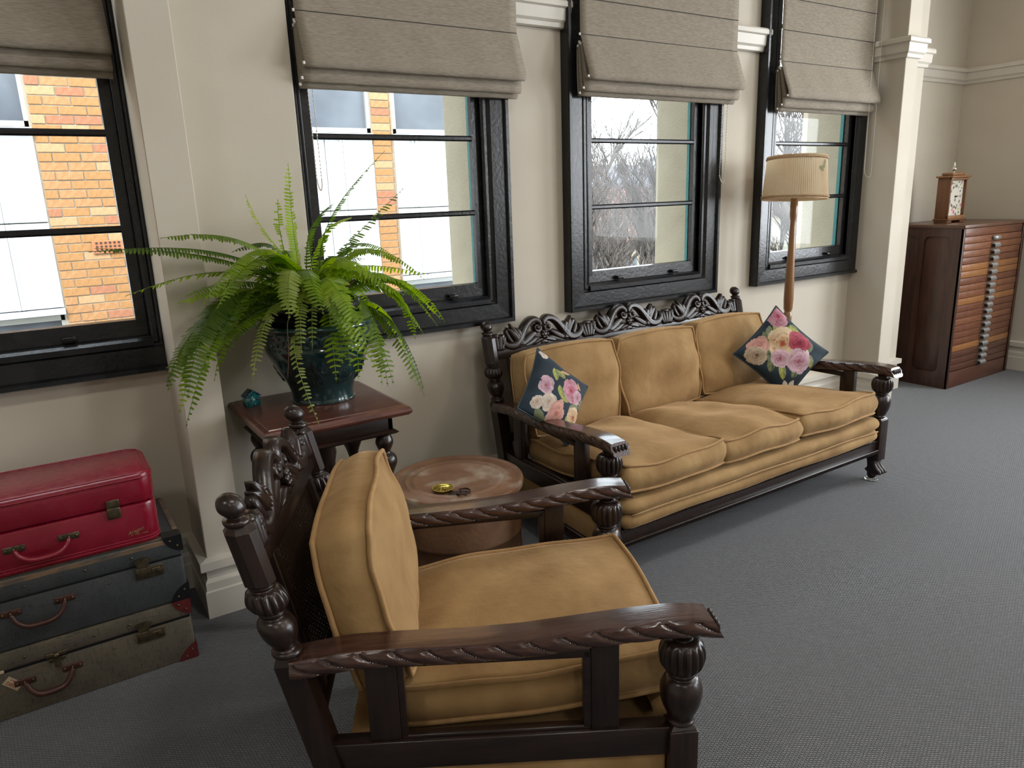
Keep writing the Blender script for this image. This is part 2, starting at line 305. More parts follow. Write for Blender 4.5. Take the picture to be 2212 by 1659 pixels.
for i, (g0, g1) in enumerate(GL):
    W = empty('window_%d' % (i + 1)); tag(W, kind='structure', label=WLAB[i])
    x0, x1, z0, z1 = g0 - .197, g1 + .182, .978, ZTOP + .2
    for P0, P1, n0, n1 in (((x0, z0), (x0, z1), (1, 1), (1, -1)), ((x1, z0), (x1, z1), (-1, 1), (-1, -1)), ((x0, z0), (x1, z0), (1, 1), (-1, 1)), ((x0, z1), (x1, z1), (1, -1), (-1, -1))):
        arch_side(P0, P1, n0, n1).build('architrave', BLACKP, W)
    # inner stop bead and sloping sill board
    sl = MB().prism([(3.16, z0 + .128), (3.16, z0 + .106), (3.245, z0 + .106), (3.245, z0 + .150), (3.20, z0 + .146), (3.175, z0 + .138)], 'x', g0 - .05, g1 + .045); sl.build('sill', BLACKP, W)
    jb = MB()
    for a, b in ((g0 - .057, g0 - .044), (g1 + .040, g1 + .054)): jb.bbox((a, 3.178, z0 + .13), (b, 3.25, z1 - .13), .003)
    jb.build('stop_bead', BLACKP, W)
    for a, b in ((g0 - .046, g0), (g1, g1 + .046)):
        MB().prism([(a, 3.205), (b, 3.205), (b, 3.232), (a, 3.248)] if b == g0 else [(a, 3.205), (b, 3.205), (b, 3.248), (a, 3.232)], 'z', 1.10, ZTOP).build('sash_stile', BLACKP, W)
    br = MB().prism([(3.203, 1.100), (3.248, 1.098), (3.248, 1.178), (3.232, ZG0), (3.206, ZG0 - .004)], 'x', g0 - .046, g1 + .046).build('sash_rail', BLACKP, W)
    zb = [1.536, 1.886, 2.236, 2.586, 2.936]
    for z in zb: MB().prism([(3.206, z - .006), (3.212, z - .013), (3.250, z - .010), (3.250, z + .010), (3.212, z + .013), (3.206, z + .006)], 'x', g0 - .002, g1 + .002).build('glazing_bar', BLACKP, W)
    MB().box((g0 - .046, 3.205, ZTOP - .05), (g1 + .046, 3.248, ZTOP)).build('sash_rail', BLACKP, W)
    zz = [ZG0 - .005] + zb + [ZTOP - .045]
    for a, b in zip(zz[:-1], zz[1:]): MB().box((g0 - .006, 3.234, a + .004), (g1 + .006, 3.238, b - .004)).build('glass_pane', GLASS, W)
    for fx in ((.70,) if i == 0 else (.24, .80)):
        cx = g0 + (g1 - g0) * fx; l = MB()
        l.bbox((cx - .026, 3.200, 1.118), (cx + .026, 3.206, 1.150), .002); l.bbox((cx - .024, 3.178, 1.140), (cx + .024, 3.204, 1.147), .003); l.bbox((cx - .024, 3.178, 1.128), (cx + .024, 3.183, 1.146), .002)
        l.build('sash_lift', BRASSD, W)
    # teal painted outer box frame
    for a, b in ((g0 - .058, g0 - .012), (g1 + .012, g1 + .058)):
        s = 1 if a > g0 else -1; e = b if s > 0 else a; q = a if s > 0 else b
        MB().box((min(e, q), 3.252, 1.02), (max(e, q), 3.272, ZTOP + .1)).box((min(e, e - s * .022), 3.272, 1.02), (max(e, e - s * .022), 3.292, ZTOP + .1)).build('outer_frame', TEAL, W)
    MB().prism([(3.252, 1.02), (3.60, .985), (3.60, 1.03), (3.252, 1.12)], 'x', g0 - .055, g1 + .055).build('outer_sill', TEAL, W)

# ------------------------------------------------------------------ roman blinds
STITCH = mat('dark_blind_seam', (.03, .026, .02), .8)
BP = [(3.105, 3.42), (3.105, 2.385), (3.097, 2.365), (3.066, 2.275), (3.040, 2.21), (3.036, 2.183), (3.045, 2.166), (3.062, 2.172), (3.078, 2.215), (3.100, 2.335), (3.106, 2.345), (3.104, 2.320), (3.080, 2.175), (3.076, 2.135),
      (3.084, 2.116), (3.096, 2.125), (3.110, 2.20), (3.120, 2.335), (3.125, 2.335), (3.112, 2.150), (3.108, 2.112), (3.116, 2.096), (3.126, 2.106), (3.134, 2.200), (3.136, 2.33)]
def chain_pts(x, y, zt, zb, wd, dx):
    pts = []
    for t in np.linspace(0, 1, 60):
        if t < .42: q = t / .42; pts.append((x + dx * q * .3, y, zt + (zb + .05 - zt) * q))
        elif t < .58: q = (t - .42) / .16; a = PI * q; pts.append((x + dx * .3 + wd / 2 - wd / 2 * math.cos(a), y - .008 * math.sin(a), zb + .05 - .05 * math.sin(a)))
        else: q = (t - .58) / .42; pts.append((x + dx * .3 * (1 - q) + wd, y, zb + .05 + (zt - zb - .05) * q))
    return pts
BX = [(-.50, .352, -.03, 'taupe roman blind half lowered at the window beside the suitcases'), (1.032, 2.093, -.03, 'taupe roman blind half lowered above the fern'), (2.476, 3.640, 0, 'taupe roman blind half lowered behind the sofa'), (4.038, 5.022, -.025, 'taupe roman blind half lowered above the floor lamp')]
for i, (x0, x1, dz, lab) in enumerate(BX):
    B = empty('roman_blind', ((x0 + x1) / 2, 3.12, 2.1)); tag(B, lab, 'blind', 'roman blinds'); ox, oy, oz = B.location
    prof = smooth_pts(BP[:2], 1) + smooth_pts(BP[2:], 4); n = len(prof); nx = 24; vs = []
    for k in range(nx + 1):
        x = x0 + (x1 - x0) * k / nx
        for y, z in prof:
            wv = .0025 * math.sin(k * 1.1 + z * 9 + i) * (1 if z < 2.36 else 0)
            vs.append((x - ox, y + wv - oy, (z + (dz if z < 2.4 else 0)) - oz))
    fs = [(k * n + j, k * n + j + 1, (k + 1) * n + j + 1, (k + 1) * n + j) for k in range(nx) for j in range(n - 1)]
    cl = MB().add(vs, fs, True).build('blind_fabric', BLINDM, B, fix=False); md = cl.modifiers.new('thickness', 'SOLIDIFY'); md.thickness = .0022; md.offset = 0
    for z in (2.383 + dz, 2.548 + dz * .5, 2.713, 2.878):
        MB().box((x0 - ox + .002, 3.1010 - oy, z - .0018 - oz), (x1 - ox - .002, 3.1065 - oy, z + .0016 - oz)).build('seam', STITCH, B)
        MB().bbox((x0 - .007 - ox, 3.101 - oy, z - .006 - oz), (x0 + .002 - ox, 3.109 - oy, z + .006 - oz), .002).build('batten_end', WHITEPL, B)
    for y, z in ((3.039, 2.178), (3.079, 2.128), (3.111, 2.108), (3.101, 2.338), (3.121, 2.330), (3.108, 2.346)):
        MB().bbox((x0 - .007 - ox, y - .004 - oy, z + dz - .006 - oz), (x0 + .003 - ox, y + .004 - oy, z + dz + .006 - oz), .002).build('batten_end', WHITEPL, B)
    MB().box((x0 - ox, 3.11 - oy, 3.40 - oz), (x1 - ox, 3.142 - oy, 3.45 - oz)).build('head_rail', WHITEPL, B)
    if i:
        cx, cy, zb, wd, dx = [(0, 0, 0, 0, 0), (1.052, 3.125, 1.66, .020, .05), (3.565, 3.125, 1.645, .045, -.05), (4.925, 3.06, 1.655, .085, .06)][i]
        pts = [(p[0] - ox, p[1] - oy, p[2] - oz) for p in chain_pts(cx, cy, 3.40, zb, wd, dx)]
        mb = MB().tube(pts, .0012, 5)
        if i < 3:
            for p, q in zip(pts[:-1], pts[1:]):
                for t in (0, .25, .5, .75):
                    if p[2] + oz < 2.6: mb.ball([p[j] + (q[j] - p[j]) * t for j in range(3)], .0034, 6, 4)
        mb.build('bead_chain', WHITEPL, B)

# ------------------------------------------------------------------ outside: building opposite
BRK = [mat('tan_brick_a', (.36, .185, .072), .9, c2=(.30, .15, .055), nscale=30, bump=.3, bscale=60), mat('tan_brick_b', (.31, .15, .06), .9, c2=(.37, .20, .09), nscale=30, bump=.3, bscale=60),
       mat('red_brick', (.29, .11, .058), .9, c2=(.33, .15, .08), nscale=30, bump=.3, bscale=60), mat('pale_brick', (.42, .26, .14), .9, c2=(.37, .22, .11), nscale=30, bump=.3, bscale=60)]
MORTAR = mat('grey_mortar', (.30, .265, .21), .95)
PANELW = mat('white_facade_panel', (.58, .60, .62), .5, c2=(.54, .56, .58), nscale=2)
ALU = mat('grey_aluminium_frame', (.42, .43, .42), .45, metal=.5)
PANEG = mat('grey_far_glass', (.09, .10, .12), .12, c2=(.16, .18, .21), nscale=1.2, spec=.6)
YF = 8.5
bld = empty('office_building', (2.0, YF, -4)); tag(bld, 'tan brick building with white panels seen through the left windows', 'building'); LB = Vector((2.0, YF, -4))
def L3(mb, name, m, par=bld): return mb.xf(lambda x, y, z: (x - LB.x, y - LB.y, z - LB.z)).build(name, m, par)
L3(MB().box((-6, YF + .14, -4), (5.6, YF + 6, 6.5)), 'wall_core', MORTAR)
bk = MB().bbox((-.115, -.11, -.038), (.115, .0, .038), .003, 1).build('brick', BRK[0], bld); bk.location = (0, .12, 0)
L3(MB().box((.19, YF + .034, .27), (1.26, YF + .15, 3.24)).box((3.625, YF + .034, .27), (3.91, YF + .15, 3.24)), 'mortar_bed', MORTAR)
first = True; CO = .0862
def brick(x, z, sx=1, m=None):
    global first
    if first: o = bk; first = False
    else: o = share(bk, 'brick', bld)
    o.location = (x - LB.x, .135 + random.uniform(-.004, .004), z - LB.z); o.scale = (sx, 1, 1)
    o.material_slots[0].link = 'OBJECT'; o.material_slots[0].material = m or random.choices(BRK, (5, 3, 1, 1.2))[0]
z = .32; k = 0
while z < 3.2:
    for (xa, xb) in ((.215, 1.25), (3.64, 3.895)):
        x = xa; s = 0
        while x < xb - .01:
            L = .24 if (s or (k % 2 == 0) or xb - xa < .3) else .12
            L = min(L, xb - x)
            if not (abs(z - 1.26) < .05 and .52 < x < .62): brick(x + L / 2 - .005, z, (L - .01) / .23)
            x += L; s += 1
    z += CO; k += 1
vent = MB().bbox((.535, YF + .005, 1.20), (.815, YF + .13, 1.325), .004, 1)
L3(vent, 'air_vent', mat('terracotta', (.38, .15, .07), .9))
vh = MB()
for a in range(6):
    for b in range(3): vh.box((.565 + a * .04, YF + .001, 1.222 + b * .036), (.585 + a * .04, YF + .02, 1.242 + b * .036))
L3(vh, 'vent_holes', mat('dark_hole', (.05, .03, .02), .9))
# brick margins outside the piers that are never in view stay plain
for xa, xb in ((-2.6, .205), (1.26, 3.63), (3.905, 5.45)):
    n = max(2, round((xb - xa) / .62)); wx = (xb - xa) / n
    for q in range(n):
        for za, zb_ in ((.70, 1.52), (1.53, 2.33)):
            p = MB().bbox((xa + q * wx + .004, YF + .02, za), (xa + (q + 1) * wx - .004, YF + .13, zb_), .006, 1)
            for t in (.30, .36): p.bbox((xa + (q + t) * wx, YF + .0, za), (xa + (q + t) * wx + .03, YF + .04, zb_), .006, 1)
            L3(p, 'facade_panel', PANELW)
    L3(MB().bbox((xa - .0, YF - .03, 2.345), (xb, YF + .13, 2.40), .006, 1), 'window_sill', PANELW)
    L3(MB().bbox((xa - .0, YF - .03, .63), (xb, YF + .13, .69), .006, 1), 'window_sill', PANELW)
    for za, zb_ in ((2.41, 3.6), (-.6, .62)):
        m = max(1, round((xb - xa) / 1.25)); ww = (xb - xa) / m
        for q in range(m):
            a, b = xa + q * ww, xa + (q + 1) * ww; fr = MB()
            for bx in (((a, za), (b, za + .05)), ((a, zb_ - .05), (b, zb_)), ((a, za), (a + .05, zb_)), ((b - .05, za), (b, zb_))): fr.box((bx[0][0], YF + .04, bx[0][1]), (bx[1][0], YF + .1, bx[1][1]))
            wf = L3(fr, 'window_frame', ALU); L3(MB().box((a + .05, YF + .08, za + .05), (b - .05, YF + .09, zb_ - .05)), 'pane', PANEG, wf)
L3(MB().box((-6, YF, 3.6), (5.6, YF + .14, 6.5)).box((-6, YF, -4), (5.6, YF + .14, -.62)).box((-6, YF, -.62), (-2.6, YF + .14, 3.6)), 'upper_wall', BRK[0])

# ground, hills, far houses, bare trees
GROUND = mat('winter_ground', (.09, .085, .065), .95, c2=(.07, .08, .04), nscale=.15)
tag(MB().box((-200, YO + .2, -4.3), (500, 600, -4.0)).build('ground_outside', GROUND), kind='structure', label='winter ground outside below the windows')
HILL = mat('blue_grey_hill', (.10, .10, .135), 1, c2=(.085, .095, .10), nscale=.02)
hv = []; hn = 60
for k in range(hn + 1):
    x = -100 + 900 * k / hn; h = 8 + 9 * math.sin(k * .22) + 4 * math.sin(k * .71 + 1) + 2 * math.sin(k * 1.9)
    hv += [(x, 330, -4), (x, 360, h + 8), (x, 420, h + 12), (x, 480, -4)]
tag(MB().add(hv, [(k * 4 + j, (k + 1) * 4 + j, (k + 1) * 4 + j + 1, k * 4 + j + 1) for k in range(hn) for j in range(3)], True).build('hills', HILL), kind='structure', label='low blue hills on the horizon')
ROOF = mat('rust_red_roof', (.20, .08, .06), .8); HW = mat('pale_house_wall', (.34, .30, .23), .9)
for k, (x, y, wd, dp, hh, lab) in enumerate(((36, 38, 10, 7, 4.2, 'pale house with red roof behind the bare trees nearest the window wall'), (50, 46, 12, 8, 3.6, 'pale house with red roof farthest along behind the bare trees'), (25, 33, 7, 6, 3.0, 'small pale house with red roof just beyond the brick building'))):
    H = empty('house', (x, y, -4)); tag(H, lab, 'house', 'far houses')
    MB().box((-wd / 2, -dp / 2, 0), (wd / 2, dp / 2, hh)).build('wall', HW, H)
    MB().prism([(-dp / 2 - .4, hh), (dp / 2 + .4, hh), (0, hh + 1.8)], 'x', -wd / 2 - .4, wd / 2 + .4).build('roof', ROOF, H)
    for t in (-.3, .0, .3):
        f_ = MB().box((wd * t - .6, -dp / 2 - .05, hh * .35), (wd * t + .6, -dp / 2 + .02, hh * .75)).build('window', PANEG, H)
BARK = mat('grey_brown_bark', (.075, .062, .056), .9, c2=(.11, .095, .085), nscale=8)
def tree(x, y, h, seed, lab, spread=1.0, dens=1.0):
    rg = random.Random(seed); mb = MB()
    def grow(p, d, L, r, lev):
        n = 3 + (lev < 2); pts = [Vector(p)]; dd = Vector(d)
        for k in range(n):
            dd = (dd + Vector((rg.uniform(-.2, .2), rg.uniform(-.2, .2), rg.uniform(-.04, .16)))).normalized(); pts.append(pts[-1] + dd * L / n)
        mb.tube(pts, [r * (1 - .5 * k / n) for k in range(n + 1)], 3 if lev > 1 else 6, smooth=True)
        if lev >= 5: return
        m = [6, 5, 5, 4, 3][lev]
        for k in range(int(m * dens + .5)):
            t = rg.uniform(.25, 1); i0 = min(int(t * n), n - 1); q = pts[i0].lerp(pts[i0 + 1], t * n - i0)
            a = rg.uniform(0, 2 * PI); nd = (dd + spread * Vector((math.cos(a), math.sin(a), rg.uniform(-.1, .7))) * rg.uniform(.5, 1.0)).normalized()
            grow(q, nd, L * rg.uniform(.48, .72), max(r * .52, .006), lev + 1)
    grow((0, 0, 0), (0, 0, 1), h * .42, h * .018, 0)
    T = mb.build('bare_tree', BARK, fix=False); T.location = (x, y, -4.05); tag(T, lab, 'tree', 'bare winter trees'); return T
tree(12.0, 13.2, 9.5, 3, 'leafless winter tree nearest the left side of the sofa window', 1.0)
tree(15.6, 16.0, 12.0, 5, 'tallest leafless winter tree in the sofa window', .85)
tree(22.5, 16.0, 11.5, 12, 'leafless winter tree in the lamp window', .9)
tree(21.5, 24.0, 12.0, 8, 'leafless winter tree far behind the others in the sofa window', .9)
tree(31.0, 22.5, 12.5, 31, 'tall leafless winter tree farthest along the lamp window', .9)
# ------------------------------------------------------------------ upholstered suite: shared frame of the armchair and the sofa
FOOTM = DARKWOODV; STEEL = mat('bright_steel', (.6, .6, .6), .2, metal=1)
RAKE = .22
def back_u(z): return -.895 - RAKE * (z - .29)
def fluted(nf, depth, z0, z1):
    def fn(r, z, a):
        if z0 < z < z1: return r * (1 - depth * math.sin(PI * (z - z0) / (z1 - z0)) ** .7 * (1 - math.sqrt(abs(math.cos(nf * a / 2)))))
        return r
    return fn
def arcs(pts, n=5): return [tuple(p) for p in smooth_pts(pts, n)]
def make_back_post(par, b):
    mb = MB(); w = .031
    # square leg, chamfered at the top
    for (za, wa), (zb_, wb) in (((0.0, .024), (.29, w)), ((.29, w), (.592, w)), ((.592, w), (.612, .022))):
        vs = [(back_u(z) + sx * ww, sy * ww, z) for z, ww in ((za, wa), (zb_, wb)) for sx, sy in ((-1, -1), (1, -1), (1, 1), (-1, 1))]
        mb.add(vs, [(0, 1, 5, 4), (1, 2, 6, 5), (2, 3, 7, 6), (3, 0, 4, 7), (3, 2, 1, 0), (4, 5, 6, 7)])
    s = len(mb.v)
    # turned vase and fluted bulb
    prof = arcs([(.020, .606), (.033, .612), (.033, .622), (.024, .630), (.036, .652), (.043, .682), (.036, .702), (.026, .710), (.030, .716), (.030, .722)], 4) + \
        arcs([(.030, .722), (.044, .737), (.047, .752), (.040, .772), (.027, .780), (.030, .785), (.030, .790)], 5)
    mb.lathe(prof, 84, fluted(14, .24, .722, .778))
    # octagonal block
    R8 = .0365
    mb.lathe([(.026, .788), (R8, .796), (R8, .922), (.024, .936)], 8, smooth=False)
    mb.lathe(arcs([(.020, .932), (.028, .938), (.028, .948), (.017, .953), (.019, .957), (.028, .968), (.030, .980), (.025, .995), (.012, 1.005), (.0, 1.007)], 4), 24)
    mb.xf(lambda x, y, z: (x + back_u(z), y, z), s)
    return mb.build('back_post', DARKWOODV, par, (0, b, 0))
def make_front_post(par, b, side):
    mb = MB(); u0 = -.055; w = .035
    mb.bbox((u0 - w, -w, .125), (u0 + w, w, .360), .004)
    mb.lathe([(.046, .356), (.044, .362), (.030, .372)], 4, c=(0, 0, 0), smooth=False); n = len(mb.v) - 12
    mb.xf(lambda x, y, z: (u0 + (x - y) * .707, (x + y) * .707, z), n)
    s = len(mb.v)
    mb.lathe(arcs([(.026, .366), (.034, .374), (.030, .382), (.032, .390), (.046, .425), (.050, .462), (.040, .488), (.030, .496), (.035, .503), (.035, .508)], 4) +
             arcs([(.034, .508), (.050, .527), (.055, .552), (.050, .578), (.036, .592), (.024, .595), (.026, .604), (.032, .614)], 5), 96, fluted(16, .24, .514, .588))
    mb.xf(lambda x, y, z: (x + u0, y, z), s)
    p = mb.build('front_post', DARKWOODV, par, (0, b, 0))
    ft = MB()  # scrolled foot with three reeds
    path = smooth_pts([(u0 + .004, .128), (u0 + .006, .105), (u0 + .020, .080), (u0 + .040, .062), (u0 + .044, .050)], 5)
    for q in (-.024, 0, .024): ft.tube([(x, q, z) for x, z in path], .0125, 8)
    ft.prism([(u0 - .034, .130), (u0 + .010, .130), (u0 + .022, .090), (u0 + .040, .060), (u0 + .036, .046), (u0 - .020, .046), (u0 - .040, .062), (u0 - .026, .080), (u0 - .028, .105)], 'y', -.03, .03)
    ft.build('foot', DARKWOODV, par, (0, b, 0))
    ca = MB().tube([(u0 - .012, -.010, .032), (u0 - .012, .010, .032)], .024, 16); ca.tube([(u0 - .008, 0, .055), (u0 - .008, 0, .035)], .008, 8)
    ca.build('caster', mat('brown_caster', (.035, .016, .010), .4), par, (0, b, 0))
    MB().lathe([(.026, .001), (.036, .003), (.038, .008), (.034, .009), (.030, .005), (.0, .005)], 24, c=(u0 - .012, 0, 0)).build('caster_cup', GLASSCUP, par, (0, b, 0))
    return p
GLASSCUP = mat('clear_glass_cup', (.9, .95, .95), .05, trans=.9)
AZ = [(-.985, .598), (-.93, .608), (-.83, .623), (-.73, .627), (-.56, .626), (-.43, .631), (-.35, .639), (-.2, .655), (-.09, .663), (-.03, .661), (.02, .652)]
def arm_z(u): return float(np.interp(u, [a[0] for a in AZ], [a[1] for a in AZ]))
def make_arm(par, hb, hf, side):
    U = np.linspace(-.958, .004, 420); zs = np.array([arm_z(u) for u in U]); ker = np.hanning(43); ker /= ker.sum()
    zs = np.convolve(np.pad(zs, 21, 'edge'), ker, 'valid'); rows = []
    sec = [(-.036, 0.), (-.012, .0012), (.012, .0012), (.036, 0.), (.0395, -.004)] + [(.040 + .007 * math.sin(PI * t), -.004 - .040 * t) for t in np.linspace(.08, 1, 13)] + [(.030, -.050), (-.030, -.050)] + \
          [(-.040 - .007 * math.sin(PI * t), -.004 - .040 * t) for t in np.linspace(1, .08, 13)] + [(-.0395, -.004)]
    for u, z in zip(U, zs):
        b = side * (hb + (hf - hb) * (u + .9) / .85) ; s = (u + .958) / .962; row = []
        for (y, dz) in sec:
            yy = y
            if abs(y) > .0396 and dz < -.004:
                t = (-dz - .004) / .04; ph = (s * 12.5 - .95 * t ** 1.5 + 5) % 1.0
                d = .010 * (1 - abs(2 * ph - 1) ** 3.5); yy = (abs(y) - .0075 + d * .85) * (1 if y > 0 else -1)
            row.append((u + (-dz) * (.55 if u > -.06 else 0) * min(1, (u + .06) / .06 if u > -.06 else 0), b + yy, z + dz))
        rows.append(row)
    k = len(sec); vs = [p for r in rows for p in r]
    fs = [(i * k + j, i * k + (j + 1) % k, (i + 1) * k + (j + 1) % k, (i + 1) * k + j) for i in range(len(rows) - 1) for j in range(k)] + [tuple(range(k)), tuple((len(rows) - 1) * k + j for j in range(k - 1, -1, -1))]
    o = MB().add(vs, fs, True).build('arm', ARMWOOD, par)
    md = o.modifiers.new('edges', 'EDGE_SPLIT'); md.split_angle = .72
    # carved petals on the end of the arm
    e = MB(); bb = side * (hb + (hf - hb) * .904 / .85); z0 = zs[-1]
    for q in (-.026, -.009, .009, .026): e.ball((.016, bb + q, z0 - .024), .011, 8, 6, (.7, .8, 1.7))
    e.build('arm_end_carving', DARKWOOD, par)
    return o
def make_side(par, hb, hf, side):
    lat = lambda u: side * (hb + (hf - hb) * (u + .9) / .85)
    def slab(mb, u0, u1, z0, z1, t=.02, r=.003):
        s = len(mb.v); mb.bbox((u0, -t, z0), (u1, t, z1), r); mb.xf(lambda x, y, z: (x, y + lat(x), z), s); return mb
    slab(MB(), -.885, -.085, .290, .366, .022).build('side_rail', DARKWOOD, par)
    for a, b in ((-.795, -.722), (-.272, -.206)): slab(MB(), a, b, .36, arm_z((a + b) / 2) - .042, .016).build('arm_upright', DARKWOODV, par)
    m = MB()
    for u0, u1, z0, z1 in ((-.722, -.272, .362, .376), (-.722, -.272, .560, .584), (-.724, -.706, .37, .58), (-.290, -.270, .37, .58)): slab(m, u0, u1, z0, z1, .012)
    m.build('panel_moulding', DARKWOOD, par)
    slab(MB(), -.90, -.09, .165, .288, .012, .01).build('side_panel', VELVET, par)
    slab(MB(), -.885, -.085, .120, .166, .020).build('bottom_rail', DARKWOOD, par)

def ribbon(mb, pts, wid, dep, ridge=True, n=6, y0=0):
    """carved strand in the plane of the crest: pts (p,q), half widths, depth"""
    P = smooth_pts([(p, q, wv) for (p, q), wv in zip(pts, wid)], n)
    k = len(P); vs = []
    for i, a in enumerate(P):
        t = np.array(P[min(i + 1, k - 1)][:2]) - np.array(P[max(i - 1, 0)][:2]); t /= max(np.linalg.norm(t), 1e-9); nn = np.array([-t[1], t[0]]); wv = max(a[2], .0008); d = dep * (.55 + .45 * min(1, wv / .010))
        for s, h in ((-1, -.5), (-1, .35), (-.62, .82), (-.2, 1.0), (.2, .80), (.62, .95), (1, .35), (1, -.5)):
            vs.append((a[0] + nn[0] * wv * s, y0 + d * h, a[1] + nn[1] * wv * s))
    m = 8; fs = [(i * m + j, i * m + (j + 1) % m, (i + 1) * m + (j + 1) % m, (i + 1) * m + j) for i in range(k - 1) for j in range(m)] + [tuple(range(m - 1, -1, -1)), tuple((k - 1) * m + j for j in range(m))]
    mb.add(vs, fs, True)
def crest_motif(sx=1.0):
    """one repeat of the pierced crest, centred at p=0, height above the rail; front is +y"""
    mb = MB()
    for s in (1, -1):
        R = lambda pts, wid, dep, **k: ribbon(mb, [(s * p * sx, q) for p, q in pts], wid, dep, **k)
        # volute, then the hump that sweeps out and down into the U and up to the curl
        sp = [(.034 + .022 * (1 - t) * math.cos(a), .086 + .024 * (1 - t) * math.sin(a)) for t, a in [(i / 14, PI * .9 + i / 14 * 3.0 * PI) for i in range(11, -1, -1)]]
        R(sp, [.007 + .004 * i / 11 for i in range(12)], .026, n=3)
        mb.ball((s * .034 * sx, .022, .086), .011, 8, 6, (1, .8, 1))
        R([(.012, .098), (.016, .114), (.036, .127), (.066, .124), (.096, .104), (.120, .076), (.142, .046), (.166, .020), (.200, .012), (.232, .022), (.250, .044), (.252, .062), (.240, .072)], [.010, .014, .017, .018, .019, .020, .023, .025, .023, .018, .014, .010, .005], .027)
        # standing leaf of three lobes
        for dp, h in ((.004, .122), (.022, .104), (-.016, .092)): R([(.142 + dp * .3, .010), (.152 + dp * .6, .048), (.168 + dp, .082), (.188 + dp * 1.2, h)], [.014, .018, .016, .002], .025)
        R([(.196, .030), (.214, .060), (.220, .084), (.212, .098)], [.010, .011, .008, .002], .022)
        # lower leaf sweeping in towards the flower, and its companion
        R([(.172, .004), (.130, .016), (.092, .036), (.060, .056), (.038, .066)], [.014, .018, .020, .014, .003], .022)
        R([(.124, .003), (.088, .012), (.052, .026), (.020, .030)], [.009, .014, .015, .006], .020)
        # little leaves under the flower
        R([(.004, .026), (.028, .022), (.054, .014), (.082, .002)], [.010, .014, .013, .003], .026)
    mb.ball((0, .018, .050), .021, 10, 8, (1, .8, 1))
    for k in range(6): a = k * PI / 3; mb.ball((.016 * math.cos(a), .026, .050 + .016 * math.sin(a)), .010, 8, 6, (1, .9, 1))
    ribbon(mb, [(0, .0), (0, .03)], [.040, .022], .020, n=3)
    ribbon(mb, [(-.27 * sx, .004), (0, .004), (.27 * sx, .004)], [.008, .008, .008], .020, n=6)
    return mb
def crest_shell(half=0):
    mb = MB()
    for k in range(-2, 3):
        if half and k * half < 0: continue
        a = k * .34; ribbon(mb, [(.012 * k, .0), (.016 * k + .01 * math.sin(a), .035), (.022 * k + .012 * math.sin(a), .078 - .006 * abs(k))], [.009, .012, .009], .026, n=4)
    mb.ball((0, .014, .074), .016, 10, 6, (1.7 if not half else 1, .8, .7))
    return mb
def make_back(par, hb, motifs):
    H = hb - .033
    def fr(mb, z0, z1, b0, b1, t0=-.016, t1=.016, r=.004):
        s = len(mb.v); mb.bbox((t0, b0, z0), (t1, b1, z1), r); mb.xf(lambda x, y, z: (x + back_u(z), y, z), s); return mb
    fr(MB(), .812, .858, -H, H).build('crest_rail', DARKWOOD, par)
    fr(MB(), .40, .44, -H, H).build('lower_back_rail', DARKWOOD, par)
    for s in (-1, 1): fr(MB(), .43, .815, min(s * (H - .062), s * (H - .10)), max(s * (H - .062), s * (H - .10))).build('back_stile', DARKWOODV, par)
    m = MB(); fr(m, .803, .815, -H + .10, H - .10, -.006, .012, .003)
    m.build('cane_bead', DARKWOOD, par)
    cn = MB(); p = .0125; W = H - .10; z0, z1 = .438, .806
    def strip(q0, q1, w_):
        (ya, za), (yb, zb_) = q0, q1; d = Vector((yb - ya, zb_ - za)); 
        if d.length < .004: return
        n = Vector((-d.y, d.x)).normalized() * w_
        vs = [(back_u(z) + dx, y, z) for dx in (-.0008, .0008) for y, z in ((ya + n.x, za + n.y), (ya - n.x, za - n.y), (yb - n.x, zb_ - n.y), (yb + n.x, zb_ + n.y))]
        cn.add(vs, [(0, 1, 2, 3), (7, 6, 5, 4), (0, 4, 5, 1), (2, 6, 7, 3)])
    y = -W
    while y <= W: strip((y, z0), (y, z1), .0017); strip((y + .0036, z0), (y + .0036, z1), .0012); y += p
    z = z0
    while z <= z1: strip((-W, z), (W, z), .0017); z += p
    c = -W - (z1 - z0)
    while c < W:
        ya, za = (c, z0) if c > -W else (-W, z0 + (-W - c)); yb = min(W, c + (z1 - z0)); strip((ya, za), (yb, z0 + yb - c), .0016)
        strip((-ya, za), (-yb, z0 + yb - c), .0016); c += p * 1.414
    cn_o = cn.build('cane_panel', CANE, par, fix=False); tag(cn_o, kind='stuff')
    def place(mb, name, b):
        # motif local (p, front y, q) -> chair local
        mb.xf(lambda x, y, z: (back_u(.857 + z) + y, x + b, .855 + z)); return mb.build(name, DARKWOOD, par)
    sp = 2 * H / motifs
    for k in range(motifs):
        b = -H + sp * (k + .5); place(crest_motif(sp / .588), 'crest_carving', b)
        if k < motifs - 1: place(crest_shell(), 'crest_shell', b + sp / 2)
    for s in (-1, 1): place(crest_shell(-s), 'crest_shell', s * (H - .006))
